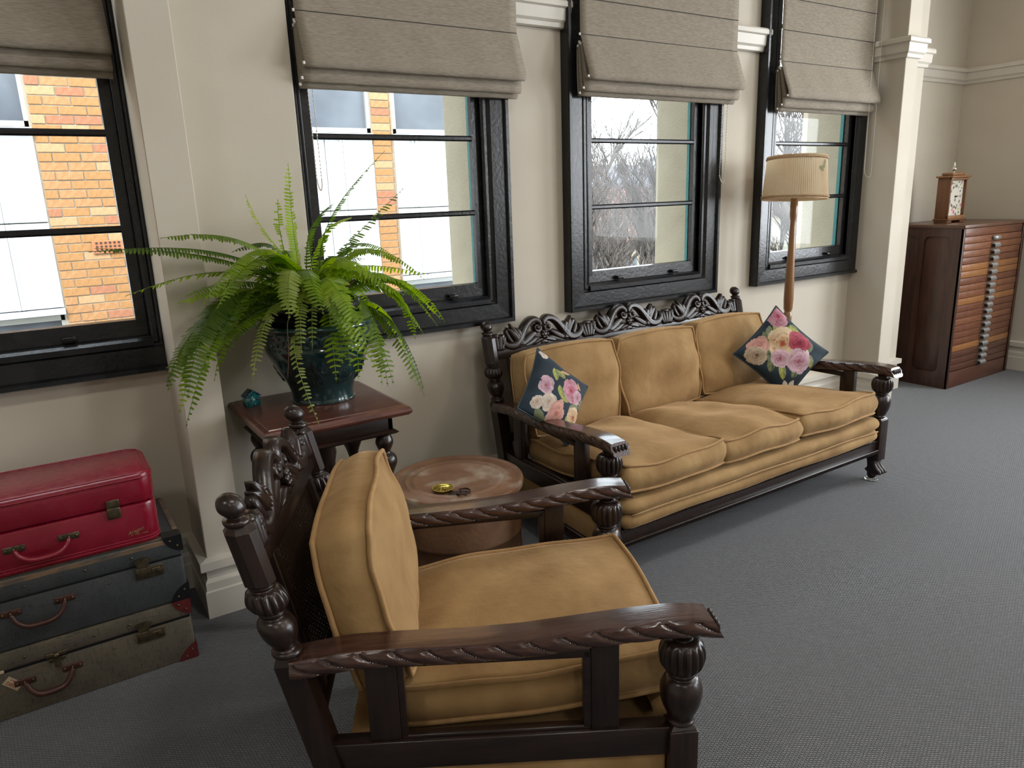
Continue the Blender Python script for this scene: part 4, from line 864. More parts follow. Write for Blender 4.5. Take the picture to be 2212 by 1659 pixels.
def frond(ctrl, tip, ll, mi, seed, base=None, sparse=0, up=.5):
    rg = random.Random(seed); b = base or (FB + Vector((rg.uniform(-.05, .05), rg.uniform(-.05, .05), -.02)))
    c, t = Vector(ctrl), Vector(tip); c1 = b.lerp(c, .6); c1.z = b.z + (c.z - b.z) * .85
    n = 44; pts = []
    for k in range(n + 1):
        s = k / n; pts.append(b * (1 - s) ** 3 + c1 * 3 * s * (1 - s) ** 2 + c * 3 * s * s * (1 - s) + t * s ** 3)
    L = sum((pts[i + 1] - pts[i]).length for i in range(n)); mb = MB()
    rel = [tuple(p - fo) for p in pts]
    mb.tube(rel, [.0021 * (1 - .75 * k / n) + .0003 for k in range(n + 1)], 5)
    step = .0112; m = int(L * .86 / step); side_ref = Vector((0, 0, 1))
    cam_side = None
    for i in range(m):
        s = .14 + .86 * (i + .5) / m; fi = s * n; k = min(int(fi), n - 1); p = pts[k].lerp(pts[k + 1], fi - k); tg = (pts[k + 1] - pts[k]).normalized()
        nb = tg.cross(Vector((0, 0, 1)));
        if nb.length < .15: nb = tg.cross(Vector((.6, -.8, 0)))
        nb.normalize()
        if cam_side is not None and nb.dot(cam_side) < 0: nb = -nb
        cam_side = nb; nn = nb.cross(tg).normalized()
        tw = .35 * math.sin(seed * 1.7); nb2 = nb * math.cos(tw) + nn * math.sin(tw); nn2 = nb2.cross(tg)
        ln = ll * .001 * (math.sin(PI * min(1, (s - .06) / 1.06)) ** .5 if s < 1 else 0) * rg.uniform(.85, 1.1) * (1 - .25 * max(0, s - .7))
        if s > .93: ln *= max(.2, (1 - s) / .07)
        for sd in (1, -1):
            if rg.random() < sparse: continue
            d = (nb2 * sd + tg * .22 + nn2 * (-.18 + rg.uniform(-.12, .12))).normalized(); wv = tg * (.0024 + .0027 * ln / .04); q = p - fo; cu = nn2 * (-.15 * ln)
            vs = [q - wv * .6, q + wv * .9, q + d * ln * .35 - wv * .95, q + d * ln * .35 + wv * 1.0, q + d * ln * .78 + cu * .5 - wv * .9, q + d * ln * .78 + cu * .5 + wv * .85, q + d * ln + cu - wv * .25, q + d * ln + cu + wv * .3]
            mb.add(vs, [(0, 1, 3, 2), (2, 3, 5, 4), (4, 5, 7, 6)], True)
    return mb.build('frond', FG[mi], fern, fix=False)
FR = [(0.853, 2.85, 1.47, 0.867, 2.85, 1.757, 26), (0.985, 2.9, 1.551, 1.323, 2.98, 1.813, 24), (1.086, 2.95, 1.416, 1.406, 3.0, 1.659, 28), (0.736, 2.85, 1.477, 0.698, 2.85, 1.647, 14), (0.623, 2.8, 1.534, 0.379, 2.78, 1.508, 34), (0.529, 2.75, 1.492, 0.155, 2.7, 1.48, 30), (0.561, 2.8, 1.423, 0.24, 2.72, 1.329, 26), (0.697, 2.7, 1.548, 0.433, 2.55, 1.283, 44), (0.503, 2.7, 1.369, 0.334, 2.6, 0.934, 46), (0.477, 2.75, 1.335, 0.311, 2.62, 1.012, 42), (0.583, 2.72, 1.361, 0.46, 2.62, 1.019, 32), (0.687, 2.7, 1.32, 0.571, 2.55, 1.014, 24), (0.64, 2.7, 1.274, 0.488, 2.65, 1.1, 34), (1.311, 2.95, 1.361, 1.507, 2.92, 1.079, 34), (1.265, 2.9, 1.328, 1.398, 2.88, 1.03, 36), (1.237, 2.85, 1.256, 1.321, 2.78, 0.817, 34), (1.137, 2.8, 1.307, 1.126, 2.68, 0.877, 42), (1.056, 2.75, 1.281, 0.975, 2.6, 0.946, 44), (0.973, 2.72, 1.327, 0.909, 2.58, 1.014, 42), (0.783, 2.62, 1.35, 0.762, 2.58, 1.08, 24), (0.837, 2.62, 1.346, 0.802, 2.58, 1.091, 20), (0.701, 2.58, 1.131, 0.774, 2.5, 0.829, 20), (0.701, 2.65, 1.42, 0.772, 2.58, 1.205, 38), (0.755, 2.6, 1.451, 0.722, 2.55, 1.215, 38), (0.885, 2.6, 1.409, 0.899, 2.5, 1.132, 44), (1.29, 3.0, 1.361, 1.397, 3.02, 1.186, 30), (1.153, 3.0, 1.487, 1.332, 3.04, 1.386, 28), (1.019, 2.95, 1.531, 1.158, 3.0, 1.544, 30), (0.92, 2.8, 1.432, 1.144, 2.85, 1.378, 34), (0.695, 2.75, 1.416, 0.519, 2.65, 1.339, 32), (0.635, 2.8, 1.367, 0.423, 2.72, 1.311, 30), (0.797, 2.9, 1.507, 0.629, 2.88, 1.44, 32), (0.979, 2.7, 1.467, 1.186, 2.65, 1.241, 40), (0.868, 2.6, 1.411, 1.046, 2.5, 1.06, 42), (0.82, 2.65, 1.445, 0.831, 2.5, 1.224, 40), (0.779, 2.8, 1.442, 0.674, 2.7, 1.354, 30), (1.085, 2.85, 1.383, 1.365, 2.85, 1.244, 36), (0.55, 2.75, 1.295, 0.421, 2.68, 1.122, 34), (0.927, 2.9, 1.536, 1.065, 2.95, 1.603, 28), (0.797, 2.85, 1.473, 0.828, 2.9, 1.627, 20)]
MI = [1, 2, 2, 3, 0, 2, 0, 1, 1, 0, 0, 3, 2, 1, 1, 1, 0, 1, 0, 3, 3, 3, 1, 3, 0, 2, 2, 1, 2, 0, 0, 2, 1, 0, 0, 2, 1, 0, 2, 1]
rj = random.Random(9)
for k in (7, 8, 9, 10, 12, 13, 14, 15, 16, 17, 18, 24, 29, 30, 32, 33, 36, 37, 13, 15, 16, 33, 8, 5):
    a = FR[k]; jt = lambda q: rj.uniform(-q, q)
    FR.append((a[0] + jt(.05), a[1] + jt(.04), a[2] + jt(.04), a[3] + jt(.06), a[4] + rj.uniform(-.05, .02), a[5] + jt(.06), a[6] + 2)); MI.append(rj.choice([0, 1, 1, 2]))
for k, a in enumerate(FR): frond(a[:3], a[3:6], a[6] * 1.15, MI[k], 100 + k, sparse=(.25 if a[6] < 22 or k in (1, 2, 6) else .03))
rf = random.Random(4)
for k in range(24):
    a = rf.uniform(0, 2 * PI); rr = rf.uniform(.24, .50); x, y = FB.x + rr * math.cos(a), FB.y + min(.2, rr * math.sin(a) * .75); zt = FB.z + rf.uniform(-.22, .20)
    if x < .56: y = min(y, 2.8)
    frond((FB.x + rr * .55 * math.cos(a), FB.y + min(.15, rr * .5 * math.sin(a)), FB.z + rf.uniform(.16, .30)), (x, y, zt), rf.uniform(26, 42), rf.choice([0, 0, 1, 1, 2]), 300 + k, sparse=.05)
DRY = mat('brown_dry_stem', (.10, .045, .02), .8)
for k in range(16):
    a = rf.uniform(0, 2 * PI); s_ = FB + Vector((.1 * math.cos(a), .1 * math.sin(a), -.02)) - fo
    MB().tube([tuple(s_ + Vector((.05 * t * math.cos(a), .05 * t * math.sin(a), .13 * t - .03 * t * t))) for t in np.linspace(0, 1.3, 6)], .0016, 5).build('dry_stem', DRY, fern)
MB().tube([tuple(Vector(p) - fo) for p in smooth_pts([(.80, 2.72, 1.22), (.73, 2.60, 1.20), (.715, 2.575, 1.10), (.70, 2.575, 1.00)], 6)], .0015, 5).build('dry_stem', DRY, fern)
# ------------------------------------------------------------------ suitcases
def rbox(x0, x1, y0, y1, z0, z1, rc, re, seg=6):
    """box with rounded vertical corners (plan) and small rolled edges top and bottom"""
    prof = [(re, z0), (re * .3, z0 + re * .3), (0, z0 + re), (0, z1 - re), (re * .3, z1 - re * .3), (re, z1)]; vs = []; n = 0
    for ins_, z in prof:
        ring = []
        for cx, cy, a0 in ((x1 - rc, y1 - rc, 0), (x0 + rc, y1 - rc, PI / 2), (x0 + rc, y0 + rc, PI), (x1 - rc, y0 + rc, 1.5 * PI)):
            for k in range(seg + 1):
                a = a0 + PI / 2 * k / seg; ring.append((cx + (rc - ins_) * math.cos(a), cy + (rc - ins_) * math.sin(a), z))
        n = len(ring); vs += ring
    m = len(prof); fs = [(i * n + k, i * n + (k + 1) % n, (i + 1) * n + (k + 1) % n, (i + 1) * n + k) for i in range(m - 1) for k in range(n)] + [tuple(range(n - 1, -1, -1)), tuple((m - 1) * n + k for k in range(n))]
    return MB().add(vs, fs, True)
def sharpen(o):
    md = o.modifiers.new('edges', 'EDGE_SPLIT'); md.split_angle = .75; return o
RED = mat('red_leatherette', (.19, .004, .015), .33, c2=(.235, .008, .024), nscale=7, bump=.06, bscale=250, coat=.15)
def scratched(m):
    nt = m.node_tree; N = nt.nodes; L = nt.links; b = N['Principled BSDF']; tc = N.new('ShaderNodeTexCoord'); mp = N.new('ShaderNodeMapping'); mp.inputs['Scale'].default_value = (5, 42, 5); mp.inputs['Rotation'].default_value = (0, 0, .25); L.new(tc.outputs['Object'], mp.inputs[0])
    n = N.new('ShaderNodeTexNoise'); n.inputs['Scale'].default_value = 5; n.inputs['Detail'].default_value = 8; L.new(mp.outputs[0], n.inputs['Vector'])
    r = N.new('ShaderNodeMapRange'); r.inputs[1].default_value = .55; r.inputs[2].default_value = .75; r.inputs[3].default_value = .26; r.inputs[4].default_value = .6; L.new(n.outputs['Fac'], r.inputs[0]); L.new(r.outputs[0], b.inputs['Roughness'])
scratched(RED)
REDD = mat('dark_red_trim', (.12, .004, .012), .35); TANW = mat('worn_tan_fabric', (.145, .118, .080), .75, c2=(.085, .070, .048), nscale=26, stretch=(1, 4, 5), detail=8, bump=.25, bscale=90, c3=(.19, .15, .095), c3scale=5)
def crackle(name, c, cl, c3, sx):
    m = mat(name, c, .62, c2=cl, nscale=9, bump=.0); nt = m.node_tree; N = nt.nodes; L = nt.links; b = N['Principled BSDF']; src = b.inputs['Base Color'].links[0].from_socket
    tc = N.new('ShaderNodeTexCoord'); out = None
    for s_ in ((sx * 2.5, 20, 420), (440, 120, 34)):
        mp = N.new('ShaderNodeMapping'); mp.inputs['Scale'].default_value = s_; L.new(tc.outputs['Object'], mp.inputs[0]); n = N.new('ShaderNodeTexNoise'); n.inputs['Scale'].default_value = 1; n.inputs['Detail'].default_value = 3; L.new(mp.outputs[0], n.inputs['Vector'])
        r = N.new('ShaderNodeValToRGB'); r.color_ramp.elements[0].position = .30; r.color_ramp.elements[1].position = .42; L.new(n.outputs['Fac'], r.inputs[0])
        if out is None: out = r.outputs[0]
        else: q = N.new('ShaderNodeMath'); q.operation = 'MULTIPLY'; L.new(out, q.inputs[0]); L.new(r.outputs[0], q.inputs[1]); out = q.outputs[0]
    mx = N.new('ShaderNodeMix'); mx.data_type = 'RGBA'; L.new(out, mx.inputs[0]); mx.inputs[6].default_value = (*[k * .35 for k in c], 1); L.new(src, mx.inputs[7]); L.new(mx.outputs[2], b.inputs['Base Color'])
    bp = N.new('ShaderNodeBump'); bp.inputs['Strength'].default_value = .25; bp.inputs['Distance'].default_value = .002; L.new(out, bp.inputs['Height']); L.new(bp.outputs[0], b.inputs['Normal']); return m
TANC = crackle('tan_grained_fibre', (.118, .098, .068), (.088, .075, .054), None, 12); BLUC = crackle('blue_grey_grained_fibre', (.050, .056, .057), (.036, .041, .043), None, 12)
WORN = mat('worn_brown_edge', (.20, .12, .065), .7, c2=(.07, .065, .055), nscale=16, stretch=(1, 3, 3), detail=8)
OLDBR = mat('tarnished_brass', (.17, .13, .075), .42, metal=.85, c2=(.09, .07, .05), nscale=50); BRNL = mat('brown_leather', (.045, .014, .010), .38, c2=(.07, .022, .014), nscale=40); BLKM = mat('black_corner_metal', (.018, .017, .020), .3, metal=.4); REDC = mat('oxblood_corner', (.085, .010, .012), .4, c2=(.11, .016, .014), nscale=30); GOLDT = mat('gold_print', (.55, .40, .18), .35, metal=.6)
def handle(par, x, y, z, wd, drop, m, mm, r=.009, loops=True):
    h = empty('handle'); h.parent = par; h.location = (x, y, z)
    pts = smooth_pts([(-wd / 2, -.012, .0), (-wd / 2 + .012, -.020, -drop * .55), (-wd / 4, -.026, -drop * .92), (0, -.027, -drop), (wd / 4, -.026, -drop * .92), (wd / 2 - .012, -.020, -drop * .55), (wd / 2, -.012, .0)], 6)
    k = len(pts); MB().tube(pts, [r * (.55 + .45 * math.sin(PI * i / (k - 1)) ** .5) for i in range(k)], 10).build('grip', m, h)
    for s in (-1, 1):
        pl = MB(); pl.bbox((s * wd / 2 - .030, -.004, -.010), (s * wd / 2 + .030, .002, .012), .004); pl.build('mount', mm, h)
        for t in (-.022, .022): MB().ball((s * wd / 2 + t, -.004, .001), .0045, 8, 5).build('rivet', OLDBR, h)
        MB().tube([(s * wd / 2, -.003, .008), (s * wd / 2, -.014, .006), (s * wd / 2, -.015, -.004), (s * wd / 2, -.010, -.008)], .0025, 6).build('ring', OLDBR, h)
    return h
def latch(par, x, y, z, m, big=True):
    l = empty('latch'); l.parent = par; l.location = (x, y, z)
    if big:
        MB().bbox((-.040, -.004, -.046), (.048, .001, -.006), .002).build('lock_plate', m, l)
        MB().prism([(-.044, .026), (-.030, .030), (.0, .031), (.012, .022), (.002, .004), (-.004, -.006), (-.028, -.006), (-.034, .006)], 'y', -.007, .0).build('hasp', m, l)
        MB().bbox((-.026, -.008, -.038), (-.006, -.003, -.006), .002).build('tongue', m, l)
        MB().bbox((.008, -.008, -.032), (.036, -.003, -.014), .006).build('slide', m, l)
        MB().bbox((.0205, -.0092, -.030), (.0235, -.007, -.018), .0008, 1).build('keyhole', BLKM, l)
    else:
        MB().bbox((-.020, -.006, .0), (.020, .0, .030), .004).build('hasp', m, l); MB().bbox((-.020, -.008, -.036), (.020, .0, .002), .004).build('lock_plate', m, l)
    return l
def corner(par, cx, cz, y, sx, sz, m, dpt=.05, s=.058):
    """riveted corner protector on the front corner (sx right/left, sz up/down)"""
    o = MB(); n = 8; arc = [(0, 0), (s, 0)] + [(s * math.cos(PI / 2 * k / n) * (1 - .12 * math.sin(PI * k / n)), s * math.sin(PI / 2 * k / n) * (1 - .12 * math.sin(PI * k / n))) for k in range(1, n)] + [(0, s)]
    P = [(cx - sx * a, cz - sz * b) for a, b in arc]; o.prism(P, 'y', y - .004, y + .004)
    o.box((min(cx, cx + sx * .004), y - .003, min(cz, cz - sz * s)), (max(cx, cx + sx * .004), y + dpt, max(cz, cz - sz * s)))
    o.box((min(cx, cx - sx * s), y - .003, min(cz, cz + sz * .003)), (max(cx, cx - sx * s), y + dpt, max(cz, cz + sz * .003)))
    c_ = o.build('corner_protector', m, par)
    for a, b in ((.036, .014), (.014, .036)): MB().ball((cx - sx * a, y - .004, cz - sz * b), .0045, 8, 5).build('rivet', OLDBR, c_)
    return c_
# bottom: tan case
s3 = empty('suitcase', (-.09, 2.86, 0)); tag(s3, 'tan grained suitcase with oxblood corners at the bottom of the stack', 'suitcase', 'stacked vintage suitcases')
W3, D3 = .366, .220
sharpen(rbox(-W3, W3, -D3, D3, .0, .166, .014, .006).build('case_base', TANC, s3)); sharpen(rbox(-W3 - .001, W3 + .001, -D3 - .001, D3 + .001, .173, .240, .014, .010).build('case_lid', TANC, s3)); MB().box((-W3 + .006, -D3 + .004, .15), (W3 - .006, D3 - .004, .18)).build('seam', BLKM, s3)
for sx in (-1, 1):
    corner(s3, sx * W3, .240, -D3, sx, 1, REDC); corner(s3, sx * W3, .002, -D3, sx, -1, REDC)
handle(s3, -.085, -D3 - .001, .118, .135, .050, BRNL, BRNL, .010); latch(s3, .225, -D3 - .002, .170, OLDBR); latch(s3, -.31, -D3 - .002, .170, OLDBR)
cl_ = empty('centre_clasp'); cl_.parent = s3; cl_.location = (-.055, -D3 - .002, .172)
MB().bbox((-.030, -.006, .002), (.030, .0, .018), .005).ball((0, -.008, .010), .010, 10, 6).build('hasp', OLDBR, cl_); MB().prism([(-.018, .0), (.018, .0), (.008, -.018), (.010, -.036), (-.010, -.036), (-.008, -.018)], 'y', -.006, 0).build('tongue', OLDBR, cl_); MB().bbox((-.024, -.005, -.014), (-.012, 0, -.002), .003).bbox((.012, -.005, -.014), (.024, 0, -.002), .003).build('clips', OLDBR, cl_)
STK = mat('cream_paper_label', (.48, .38, .25), .8, c2=(.42, .32, .20), nscale=40); STR = mat('dark_red_print', (.22, .012, .016), .7)
lb = MB().prism([(-.026, -.015), (.026, -.015), (.026, .015), (-.026, .015)], 'y', -.0012, 0).build('paper_label', STK, s3, (-.185, -D3 - .0012, .124)); lb.rotation_euler = (0, math.radians(48), 0)
text('label_number', 'D855', .016, STR, lb, (-.001, -.0014, -.006), (PI / 2, 0, 0), .0002); text('label_print', 'OVERSEAS', .0065, STR, lb, (0, -.0014, .008), (PI / 2, 0, 0), .0002)
MB().bbox((-W3 + .14, -D3 - .004, .168), (-W3 + .165, -D3 + .01, .180), .003).build('string_tag', STK, s3)
for x in (-.14, .06, .17): MB().ball((x, -D3 - .0005, .205), .005, 8, 5).build('rivet', OLDBR, s3)
# middle: blue-grey case
s2 = empty('suitcase', (-.07, 2.852, .243)); tag(s2, 'blue grey suitcase with worn brown edge in the middle of the stack', 'suitcase', 'stacked vintage suitcases')
W2, D2 = .350, .214
sharpen(rbox(-W2, W2, -D2, D2, .0, .165, .014, .006).build('case_base', BLUC, s2)); sharpen(rbox(-W2 - .001, W2 + .001, -D2 - .001, D2 + .001, .169, .246, .014, .010).build('case_lid', BLUC, s2)); MB().box((-W2 + .006, -D2 + .004, .15), (W2 - .006, D2 - .004, .175)).build('seam', BLKM, s2)
MB().prism([(-D2 - .0022, .222), (-D2 - .0022, .237), (-D2 + .008, .2475), (-D2 + .026, .2475), (-D2 + .008, .240), (-D2 - .0005, .232)], 'x', -W2 + .05, W2 - .05).build('worn_edge', WORN, s2)
for sx in (-1, 1):
    corner(s2, sx * W2, .246, -D2, sx, 1, BLKM); corner(s2, sx * W2, .002, -D2, sx, -1, BLKM)
MB().bbox((W2 - .016, -D2 + .06, .2455), (W2 + .001, D2 - .03, .2485), .001).build('edge_strip', WORN, s2)
handle(s2, -.095, -D2 - .001, .125, .150, .050, BRNL, BRNL, .0085); latch(s2, .235, -D2 - .002, .166, OLDBR)
for x in (-.28, -.12, .05, .19): MB().ball((x, -D2 - .001, .205), .0045, 8, 5).build('rivet', OLDBR, s2)
# top: red case
s1 = empty('suitcase', (-.075, 2.796, .4935)); tag(s1, 'glossy red suitcase with rounded corners on top of the stack', 'suitcase', 'stacked vintage suitcases')
W1, D1 = .300, .165
sharpen(rbox(-W1, W1, -D1, D1, .0, .146, .050, .010, 10).build('case_base', RED, s1)); sharpen(rbox(-W1 - .0008, W1 + .0008, -D1 - .0008, D1 + .0008, .1475, .250, .050, .014, 10).build('case_lid', RED, s1))
def ring_at(w_, d_, z, rc, rr, m, name):
    pts = []
    for cx, cy, a0 in ((w_ - rc, d_ - rc, 0), (-w_ + rc, d_ - rc, PI / 2), (-w_ + rc, -d_ + rc, PI), (w_ - rc, -d_ + rc, 1.5 * PI)):
        for k in range(9): a = a0 + PI / 2 * k / 8; pts.append((cx + rc * math.cos(a), cy + rc * math.sin(a), z))
    MB().tube(pts, rr, 6, closed=True).build(name, m, s1)
ring_at(W1 + .001, D1 + .001, .236, .050, .0035, RED, 'rim_piping'); ring_at(W1 - .012, D1 - .012, .2495, .046, .0025, RED, 'rim_piping')
THR = mat('red_thread', (.40, .05, .07), .6)
for z in (.222, .014, .024): ring_at(W1 + .0002, D1 + .0002, z, .050, .0008, THR, 'stitching')
handle(s1, -.045, -D1 - .001, .088, .150, .040, RED, OLDBR, .0095); latch(s1, .168, -D1 - .001, .150, OLDBR, False)
text('gold_script', 'Aragon', .0175, GOLDT, s1, (.222, -D1 - .0012, .052), (PI / 2, math.radians(-12), 0), .0003, shear=.35)
text('gold_print', 'Air Voyage   Luggage', .0062, GOLDT, s1, (.232, -D1 - .0012, .040), (PI / 2, 0, 0), .0003)

# ------------------------------------------------------------------ rusty drum and brass dish
RUST = mat('rusty_brown_tin', (.21, .095, .045), .5, c2=(.31, .165, .092), nscale=7, detail=9, bump=.12, bscale=40, metal=.1, c3=(.50, .40, .30), c3scale=5.5, c3ramp=(.52, .68))
RUSTS = mat('rusty_drum_side', (.105, .045, .018), .6, c2=(.155, .075, .032), nscale=12, detail=9, bump=.2, bscale=60, metal=.2)
RUSTD = mat('dark_rusted_iron', (.045, .026, .022), .5, metal=.5, c2=(.09, .05, .04), nscale=60)
dr = empty('metal_drum', (1.397, 2.642, 0)); tag(dr, 'round rusty metal drum standing between armchair and sofa', 'drum')
MB().lathe([(.0, .0), (.270, .0), (.274, .006), (.274, .10), (.278, .105), (.274, .11), (.274, .20), (.279, .205), (.274, .21), (.274, .405), (.27, .41), (0, .41)], 64).build('drum_body', RUSTS, dr)
MB().lathe([(.268, .395), (.288, .396), (.2905, .402), (.2905, .420), (.287, .427), (.280, .428), (.272, .421), (.266, .420), (.232, .4215), (.226, .425), (.220, .4255), (.212, .4205), (.198, .4205), (.192, .4245), (.186, .4245), (.180, .420), (.10, .4205), (0, .421)], 96).build('drum_lid', RUST, dr)
hd = empty('lid_handle'); hd.parent = dr; hd.location = (-.070, -.150, .4215); hd.rotation_euler = (0, 0, math.radians(-38))
MB().prism([(-.045, -.020), (.030, -.024), (.042, -.012), (.042, .012), (.030, .024), (-.045, .020)], 'z', 0, .0025).build('handle_plate', RUSTD, hd); MB().tube([(-.004, -.026, .006), (-.004, .026, .006)], .006, 10).build('hinge_tube', RUSTD, hd)
MB().tube(smooth_pts([(-.004, -.028, .008), (.020, -.030, .010), (.038, -.018, .011), (.042, 0, .011), (.038, .018, .011), (.020, .030, .010), (-.004, .028, .008)], 5), .0042, 8).build('ring', RUSTD, hd)
for x, y in ((-.034, -.012), (-.034, .012), (.024, -.008), (.024, .008)): MB().ball((x, y, .003), .003, 8, 4).build('rivet', BLKM, hd)
MB().bbox((.268, -.022, .30), (.286, .022, .395), .003).tube([(.290, -.012, .33), (.296, 0, .30), (.290, .012, .33), (.288, 0, .36)], .004, 6, closed=True).build('side_catch', RUSTD, dr)
BRASS = mat('bright_brass', (.56, .42, .10), .22, metal=1, c2=(.48, .34, .07), nscale=90, bump=.05, bscale=140)
ds = empty('brass_dish', (1.285, 2.560, .4232)); tag(ds, 'small round brass dish with beaded rim lying on the rusty drum', 'dish')
MB().lathe([(0, .0), (.030, .0), (.036, .003), (.043, .010), (.0445, .011), (.042, .0125), (.036, .006), (.028, .004), (0, .0045)], 40).build('dish_bowl', BRASS, ds)
bd = MB()
for k in range(44): a = 2 * PI * k / 44; bd.ball((.0435 * math.cos(a), .0435 * math.sin(a), .012), .0026, 6, 4)
bd.build('beaded_rim', BRASS, ds)
em = MB()
for k in range(6):
    a = k * PI / 3; em.tube([(.004 * math.cos(a), .004 * math.sin(a), .0048), (.013 * math.cos(a + .3), .013 * math.sin(a + .3), .0052), (.020 * math.cos(a), .020 * math.sin(a), .0048)], .0016, 5)
em.build('embossed_flower', BRASS, ds)

# ------------------------------------------------------------------ floor lamp
LAMPW = mat('honey_varnished_wood', (.23, .105, .040), .28, c2=(.30, .15, .06), nscale=5, stretch=(12, 12, 1), coat=.4)
def shade_mat():
    m = bpy.data.materials.new('pleated_cream_silk'); m.use_nodes = True; N = m.node_tree.nodes; L = m.node_tree.links; N.remove(N['Principled BSDF']); o = N['Material Output']
    tc = N.new('ShaderNodeTexCoord'); n = N.new('ShaderNodeTexNoise'); n.inputs['Scale'].default_value = 5; L.new(tc.outputs['Object'], n.inputs['Vector']); rp = N.new('ShaderNodeValToRGB')
    rp.color_ramp.elements[0].position = .4; rp.color_ramp.elements[1].position = .7; rp.color_ramp.elements[0].color = (.80, .68, .50, 1); rp.color_ramp.elements[1].color = (.72, .56, .37, 1); L.new(n.outputs['Fac'], rp.inputs[0])
    d = N.new('ShaderNodeBsdfDiffuse'); t = N.new('ShaderNodeBsdfTranslucent'); mx = N.new('ShaderNodeMixShader'); mx.inputs[0].default_value = .5; L.new(rp.outputs[0], d.inputs[0]); L.new(rp.outputs[0], t.inputs[0]); L.new(d.outputs[0], mx.inputs[1]); L.new(t.outputs[0], mx.inputs[2]); L.new(mx.outputs[0], o.inputs[0]); return m
SHADE = shade_mat(); BRAID = mat('braided_trim', (.50, .34, .20), .7, c2=(.42, .27, .15), nscale=80)
lp = empty('floor_lamp', (3.945, 2.88, 0)); tag(lp, 'wooden floor lamp with pleated cream shade behind the sofa corner', 'lamp')
MB().lathe(arcs([(.0, .0), (.150, .0), (.155, .012), (.145, .022), (.09, .034), (.04, .05), (.026, .08)], 4), 40).build('lamp_base', LAMPW, lp)
MB().lathe([(.021, .06), (.022, .10), (.025, .80), (.026, .835), (.021, .842), (.021, .850), (.027, .862), (.030, .93), (.027, 1.05), (.019, 1.28), (.0165, 1.37), (.0155, 1.405), (.020, 1.43), (.0215, 1.44), (.0225, 1.56), (.014, 1.565), (.010, 1.64)], 28).build('pole', LAMPW, lp)
TILT = (math.radians(-2.0), math.radians(3.0), 0)
sh = empty('lamp_shade'); sh.parent = lp; sh.location = (.0, .0, 1.535); sh.rotation_euler = TILT
npl = 96; vs = []; nz = 6
for i in range(nz + 1):
    t = i / nz; R0 = .188 - .020 * t
    for k in range(npl * 2): a = PI * k / npl; r_ = R0 + (.0028 if k % 2 else -.0006) * (1 if .02 < t < .98 else .6); vs.append((r_ * math.cos(a), r_ * math.sin(a), .246 * t))
mb = MB().add(vs, [(i * npl * 2 + k, i * npl * 2 + (k + 1) % (npl * 2), (i + 1) * npl * 2 + (k + 1) % (npl * 2), (i + 1) * npl * 2 + k) for i in range(nz) for k in range(npl * 2)], False)
so = mb.build('pleated_fabric', SHADE, sh, fix=False)
def braid(R_, z, m_=90):
    mb = MB()
    for k in range(m_):
        a = 2 * PI * k / m_; b = a + 2 * PI / m_ * 1.4
        mb.tube([(R_ * math.cos(a), R_ * math.sin(a), z - .006), ((R_ + .003) * math.cos((a + b) / 2), (R_ + .003) * math.sin((a + b) / 2), z), (R_ * math.cos(b), R_ * math.sin(b), z + .006)], .0032, 5)
    mb.build('braid_trim', BRAID, sh)
braid(.191, .012); braid(.172, .234)
for z, R_ in ((0.0, .1895), (.246, .1705)): MB().tube([(R_ * math.cos(a), R_ * math.sin(a), z) for a in np.linspace(0, 2 * PI, 64, endpoint=False)], .004, 8, closed=True).build('rim_binding', SHADE, sh)
LEAFT = mat('olive_leaf_print', (.16, .15, .06), .8)
for k, (da, z, a_) in enumerate(((0, .176, .3), (.10, .200, 1.2), (-.09, .165, 2.6))):
    th = math.radians(-112) + da + .42; q = MB(); pts = [(math.cos(t) * .022, math.sin(t) * .011) for t in np.linspace(0, 2 * PI, 14, endpoint=False)]; c, s = math.cos(a_), math.sin(a_); vs = []
    for x, y in pts:
        X, Y = x * c - y * s, x * s + y * c; R_ = .188 - .020 * (z + Y) / .246 + .0042; vs.append((R_ * math.cos(th + X / R_), R_ * math.sin(th + X / R_), z + Y))
    q.add(vs, [tuple(range(14))]).build('leaf_motif', LEAFT, sh, fix=False)
# ------------------------------------------------------------------ drawer cabinet
CX0, CX1, CY0, CY1, CH = 5.935, 6.935, 2.83, 3.43, 1.285
CABD = mat('dark_mahogany_side', (.040, .014, .009), .36, c2=(.070, .026, .015), nscale=4, stretch=(8, 8, 1), coat=.2)
CABT = mat('mahogany_top', (.085, .036, .020), .38, c2=(.12, .055, .03), nscale=4, stretch=(2, 9, 9), coat=.2)
DRW = [mat('drawer_wood_a', (.150, .052, .024), .36, c2=(.22, .085, .038), nscale=5, stretch=(2, 9, 12), coat=.2), mat('drawer_wood_b', (.115, .038, .019), .36, c2=(.17, .06, .028), nscale=5, stretch=(2, 9, 12), coat=.2), mat('drawer_wood_orange', (.24, .095, .028), .34, c2=(.30, .13, .045), nscale=5, stretch=(2, 9, 12), coat=.2), mat('drawer_wood_dark', (.075, .026, .015), .38, c2=(.10, .038, .02), nscale=5, stretch=(2, 9, 12), coat=.2)]
PULL = mat('pewter_label_pull', (.46, .46, .45), .35, metal=.5, c2=(.34, .34, .33), nscale=60)
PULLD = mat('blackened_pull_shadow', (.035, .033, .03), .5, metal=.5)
cb = empty('drawer_cabinet', ((CX0 + CX1) / 2, (CY0 + CY1) / 2, 0)); tag(cb, 'mahogany cabinet of twenty shallow drawers with pewter pulls by the end wall', 'cabinet')
co = Vector(cb.location)
def CBX(name, m, a, b, r=.003, par=None): return MB().bbox([a[i] - co[i] for i in range(3)], [b[i] - co[i] for i in range(3)], r).build(name, m, par or cb)
CBX('cabinet_top', CABT, (CX0 - .012, CY0 - .014, CH - .026), (CX1 + .012, CY1, CH), .004)
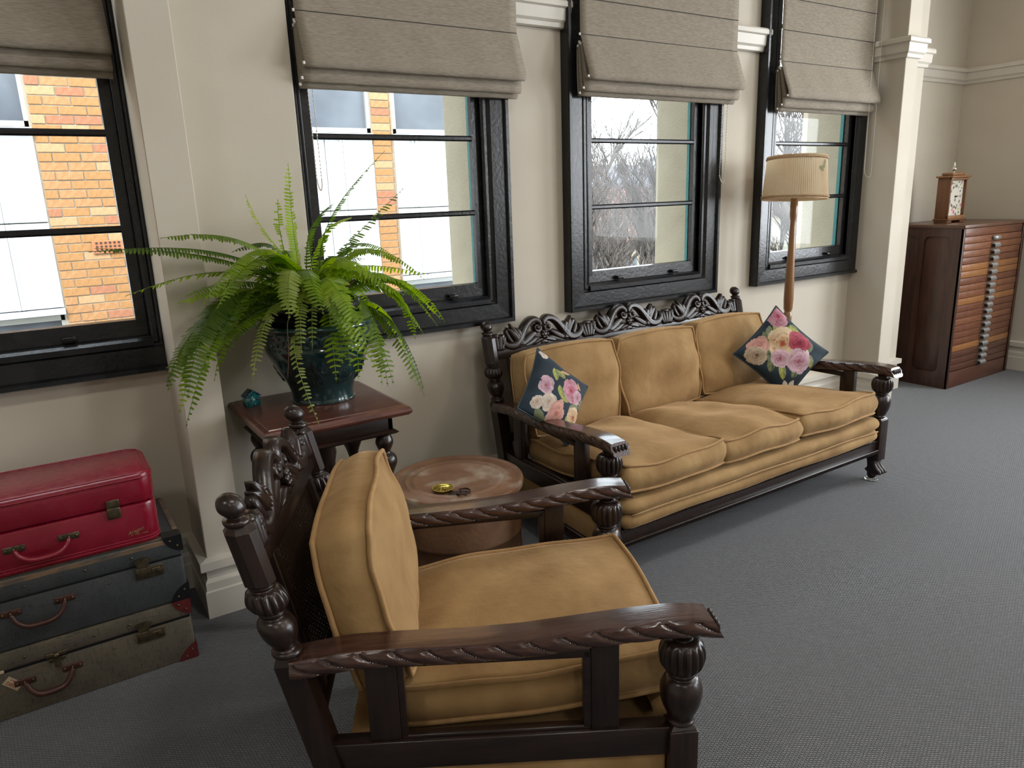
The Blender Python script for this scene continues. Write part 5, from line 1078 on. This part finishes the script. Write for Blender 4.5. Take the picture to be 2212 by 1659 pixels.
CBX('back_panel', CABD, (CX0 + .02, CY1 - .03, 0), (CX1 - .02, CY1 - .01, CH - .026))
CBX('carcass_core', CABD, (CX0 + .03, CY0 + .02, .02), (CX1 - .03, CY1 - .03, CH - .03))
CBX('side_panel', CABD, (CX1 - .035, CY0, 0), (CX1, CY1 - .01, CH - .026))
# panelled left end: stiles, rails, two recessed panels with rounded corners
def frame_with_holes():
    mb = MB(); x0, x1 = CX0, CX0 + .022
    holes = [(CY0 + .085, CY0 + .290), (CY0 + .335, CY0 + .540)]; z0, z1 = .125, 1.195; rc = .045
    segs = [(CY0, CY0 + .085), (CY0 + .290, CY0 + .335), (CY0 + .540, CY1 - .01)]
    for a, b in segs: mb.box((x0, a, 0), (x1, b, CH - .026))
    for a, b in holes:
        mb.box((x0, a, 0), (x1, b, z0)); mb.box((x0, a, z1), (x1, b, CH - .026))
        for cy, cz, sy, sz in ((a, z0, 1, 1), (b, z0, -1, 1), (a, z1, 1, -1), (b, z1, -1, -1)):
            P = [(cy, cz)] + [(cy + sy * (rc - rc * math.sin(t)), cz + sz * (rc - rc * math.cos(t))) for t in np.linspace(0, PI / 2, 8)]
            mb.prism(P, 'x', x0, x1)
    return mb.xf(lambda x, y, z: (x - co.x, y - co.y, z - co.z))
frame_with_holes().build('end_frame', CABD, cb)
CBX('end_panel', CABD, (CX0 + .012, CY0 + .05, .10), (CX0 + .020, CY0 + .31, 1.22)); CBX('end_panel', CABD, (CX0 + .012, CY0 + .31, .10), (CX0 + .020, CY1 - .04, 1.22))
for x0, x1 in ((CX0, CX0 + .028), (CX1 - .035, CX1)):
    CBX('front_stile', CABD, (x0, CY0 - .004, 0), (x1, CY0 + .02, CH - .026), .005)
CBX('frieze_rail', DRW[1], (CX0 + .028, CY0, 1.196), (CX1 - .05, CY0 + .02, CH - .028)); CBX('plinth', DRW[3], (CX0 + .028, CY0, .0), (CX1 - .05, CY0 + .02, .130))
nd = 20; zt, zb_ = 1.192, .134; dh = (zt - zb_) / nd
seqm = [0, 0, 0, 1, 2, 2, 1, 0, 0, 2, 1, 1, 0, 1, 1, 1, 2, 3, 3, 3]
pl = MB()  # house-shaped label pull
pl.prism([(-.010, -.020), (-.034, -.020), (-.034, -.006), (-.020, .014), (0, .017), (0, -.020)], 'x', -.048, .048)
pl2 = MB().box((-.050, -.001, -.022), (.050, .001, .020))
for k in range(nd):
    z1 = zt - k * dh; z0 = z1 - dh + .003; d = empty('drawer'); d.parent = cb; d.location = ((CX0 + CX1) / 2 - co.x, CY0 - co.y, (z0 + z1) / 2)
    MB().bbox((-.470, .0 + random.uniform(-.002, .002), z0 - (z0 + z1) / 2), (.452, .018, z1 - (z0 + z1) / 2), .002).build('drawer_front', DRW[seqm[k]], d)
    if k == 0:
        h0 = MB().tube([(-.045, -.004, .004), (.045, -.004, .004)], .017, 12).build('cup_pull', PULL, d, (0, -.008, -.004))
    elif k == 1:
        hp = MB().prism([(0, -.021), (-.030, -.021), (-.034, -.012), (-.034, -.004), (-.022, .012), (-.004, .018), (0, .018)], 'x', -.046, .046).build('label_pull', PULL, d); pm = hp
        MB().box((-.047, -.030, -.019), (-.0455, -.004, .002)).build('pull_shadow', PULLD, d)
        fr_ = MB()
        for z in (-.014, -.004): fr_.bbox((-.044, -.0362, z - .0012), (.044, -.033, z + .0012), .001, 1)
        ribs = fr_.build('pull_ribs', PULLD, d)
    else:
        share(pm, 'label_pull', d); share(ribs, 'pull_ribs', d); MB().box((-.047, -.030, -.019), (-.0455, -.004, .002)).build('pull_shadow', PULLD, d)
# ------------------------------------------------------------------ mantel clock
CLKW = mat('light_oak_clock', (.23, .105, .042), .4, c2=(.29, .14, .06), nscale=5, stretch=(9, 9, 1), coat=.2); CLKD = mat('brown_oak_clock_side', (.15, .062, .024), .42, c2=(.19, .082, .034), nscale=5, stretch=(9, 9, 1))
DIAL = vcol_mat('painted_clock_dial', .6); SILV = mat('polished_silver', (.75, .73, .68), .12, metal=1); INKB = mat('black_ink', (.012, .010, .010), .6)
ck = empty('mantel_clock', (6.345, 3.155, CH + .0005)); tag(ck, 'wooden mantel clock with flower painted dial on the drawer cabinet', 'clock')
wx, wy = .130, .052
for sx in (-1, 1): MB().bbox((sx * (wx - .03) - .035, -wy - .004, 0), (sx * (wx - .03) + .035, wy, .018), .003).build('foot', CLKD, ck)
MB().bbox((-wx - .016, -wy - .018, .018), (wx + .016, wy + .006, .030), .004).build('base_board', CLKD, ck)
MB().bbox((-wx, -wy - .008, .030), (wx, -wy + .012, .056), .003).build('front_rail', CLKW, ck)
for sx in (-1, 1): MB().bbox((min(sx * wx, sx * (wx - .014)), -wy, .030), (max(sx * wx, sx * (wx - .014)), wy, .352), .002).build('side_board', CLKD, ck)
MB().bbox((-wx, -wy - .004, .334), (wx, -wy + .012, .352), .002).build('top_rail', CLKW, ck); MB().bbox((-wx + .01, wy - .012, .03), (wx - .01, wy, .352), .002).build('back_board', CLKD, ck)
MB().bbox((-wx - .022, -wy - .022, .352), (wx + .022, wy + .010, .368), .006).build('cornice', CLKW, ck); MB().bbox((-wx + .03, -wy + .004, .368), (wx - .03, wy - .006, .392), .010).build('top_block', CLKW, ck)
MB().lathe(arcs([(.014, .390), (.008, .396), (.007, .402), (.015, .412), (.018, .422), (.011, .434), (.006, .440), (.008, .448), (.004, .458), (.002, .472), (.0, .476)], 4), 16).build('finial', SILV, ck)
MB().tube([(-wx - .002, -wy - .006, .08), (-wx - .002, -wy - .006, .27)], .002, 6).build('door_edge', CLKW, ck)
Nx, Nz = 60, 120; dvs = []; dc = np.ones(((Nx + 1) * (Nz + 1), 3)) * np.array((.62, .58, .50)); rg = np.random.default_rng(5); fl = []
for k in range(26):
    top = k % 2; fx = rg.uniform(-.98, .98); fz = rg.uniform(.70, .97) if top else rg.uniform(-.97, -.55)
    fl.append((fx, fz, rg.uniform(.05, .11), [(.42, .12, .14), (.10, .15, .06), (.06, .10, .05), (.30, .28, .08), (.08, .10, .16)][rg.integers(0, 5)], rg.uniform(0, 3)))
fl += [(.0, -.80, .16, (.50, .14, .20), 0), (-.62, .86, .12, (.12, .16, .07), 1), (.72, .86, .12, (.45, .14, .16), 1), (.80, .55, .08, (.12, .14, .10), 1), (.84, -.42, .12, (.45, .16, .16), 2), (.86, .2, .05, (.15, .13, .1), 0), (-.86, .2, .05, (.15, .13, .1), 0)]
for i in range(Nx + 1):
    for k in range(Nz + 1):
        x, z = -1 + 2 * i / Nx, -1 + 2 * k / Nz; dvs.append((x * (wx - .014), -wy + .022, .193 + z * .138)); q = i * (Nz + 1) + k
        for fx, fz, r_, c_, ph_ in fl:
            dx, dz = (x - fx), (z - fz) * 1.18; R_ = math.hypot(dx, dz); A_ = math.atan2(dz, dx)
            if R_ < r_ * (.55 + .45 * abs(math.cos(2.5 * A_ + ph_))): dc[q] = np.array(c_) * (.7 + .8 * R_ / r_)
dl = MB().add(dvs, [(i * (Nz + 1) + k, (i + 1) * (Nz + 1) + k, (i + 1) * (Nz + 1) + k + 1, i * (Nz + 1) + k + 1) for i in range(Nx) for k in range(Nz)], True).build('dial', DIAL, ck, fix=False)
at = dl.data.color_attributes.new('print', 'FLOAT_COLOR', 'POINT'); at.data.foreach_set('color', np.concatenate([dc, np.ones((len(dc), 1))], 1).ravel())
dcn = Vector((0, -wy + .0205, .205))
for k, nm in enumerate(('XII', 'I', 'II', 'III', 'IIII', 'V', 'VI', 'VII', 'VIII', 'IX', 'X', 'XI')):
    a = k * PI / 6; text('numeral', nm, .030 if len(nm) < 4 else .024, INKB, dl, (dcn.x + .080 * math.sin(a), dcn.y, dcn.z + .080 * math.cos(a)), (PI / 2, a, 0), .0004)
hm = MB().bbox((-.0016, -.0008, -.006), (.0016, .0008, .060), .0006, 1).bbox((-.006, -.0008, .012), (.006, .0008, .022), .002, 1).build('minute_hand', INKB, dl, (dcn.x, dcn.y - .004, dcn.z)); hm.rotation_euler = (0, math.radians(88), 0)
hh = MB().bbox((-.0018, -.0008, -.006), (.0018, .0008, .042), .0006, 1).bbox((-.005, -.0008, .024), (.005, .0008, .032), .002, 1).build('hour_hand', OLDBR, dl, (dcn.x, dcn.y - .003, dcn.z)); hh.rotation_euler = (0, math.radians(182), 0)
MB().tube([(dcn.x, dcn.y - .006, dcn.z), (dcn.x, dcn.y + .001, dcn.z)], .007, 12).build('hand_boss', INKB, dl)
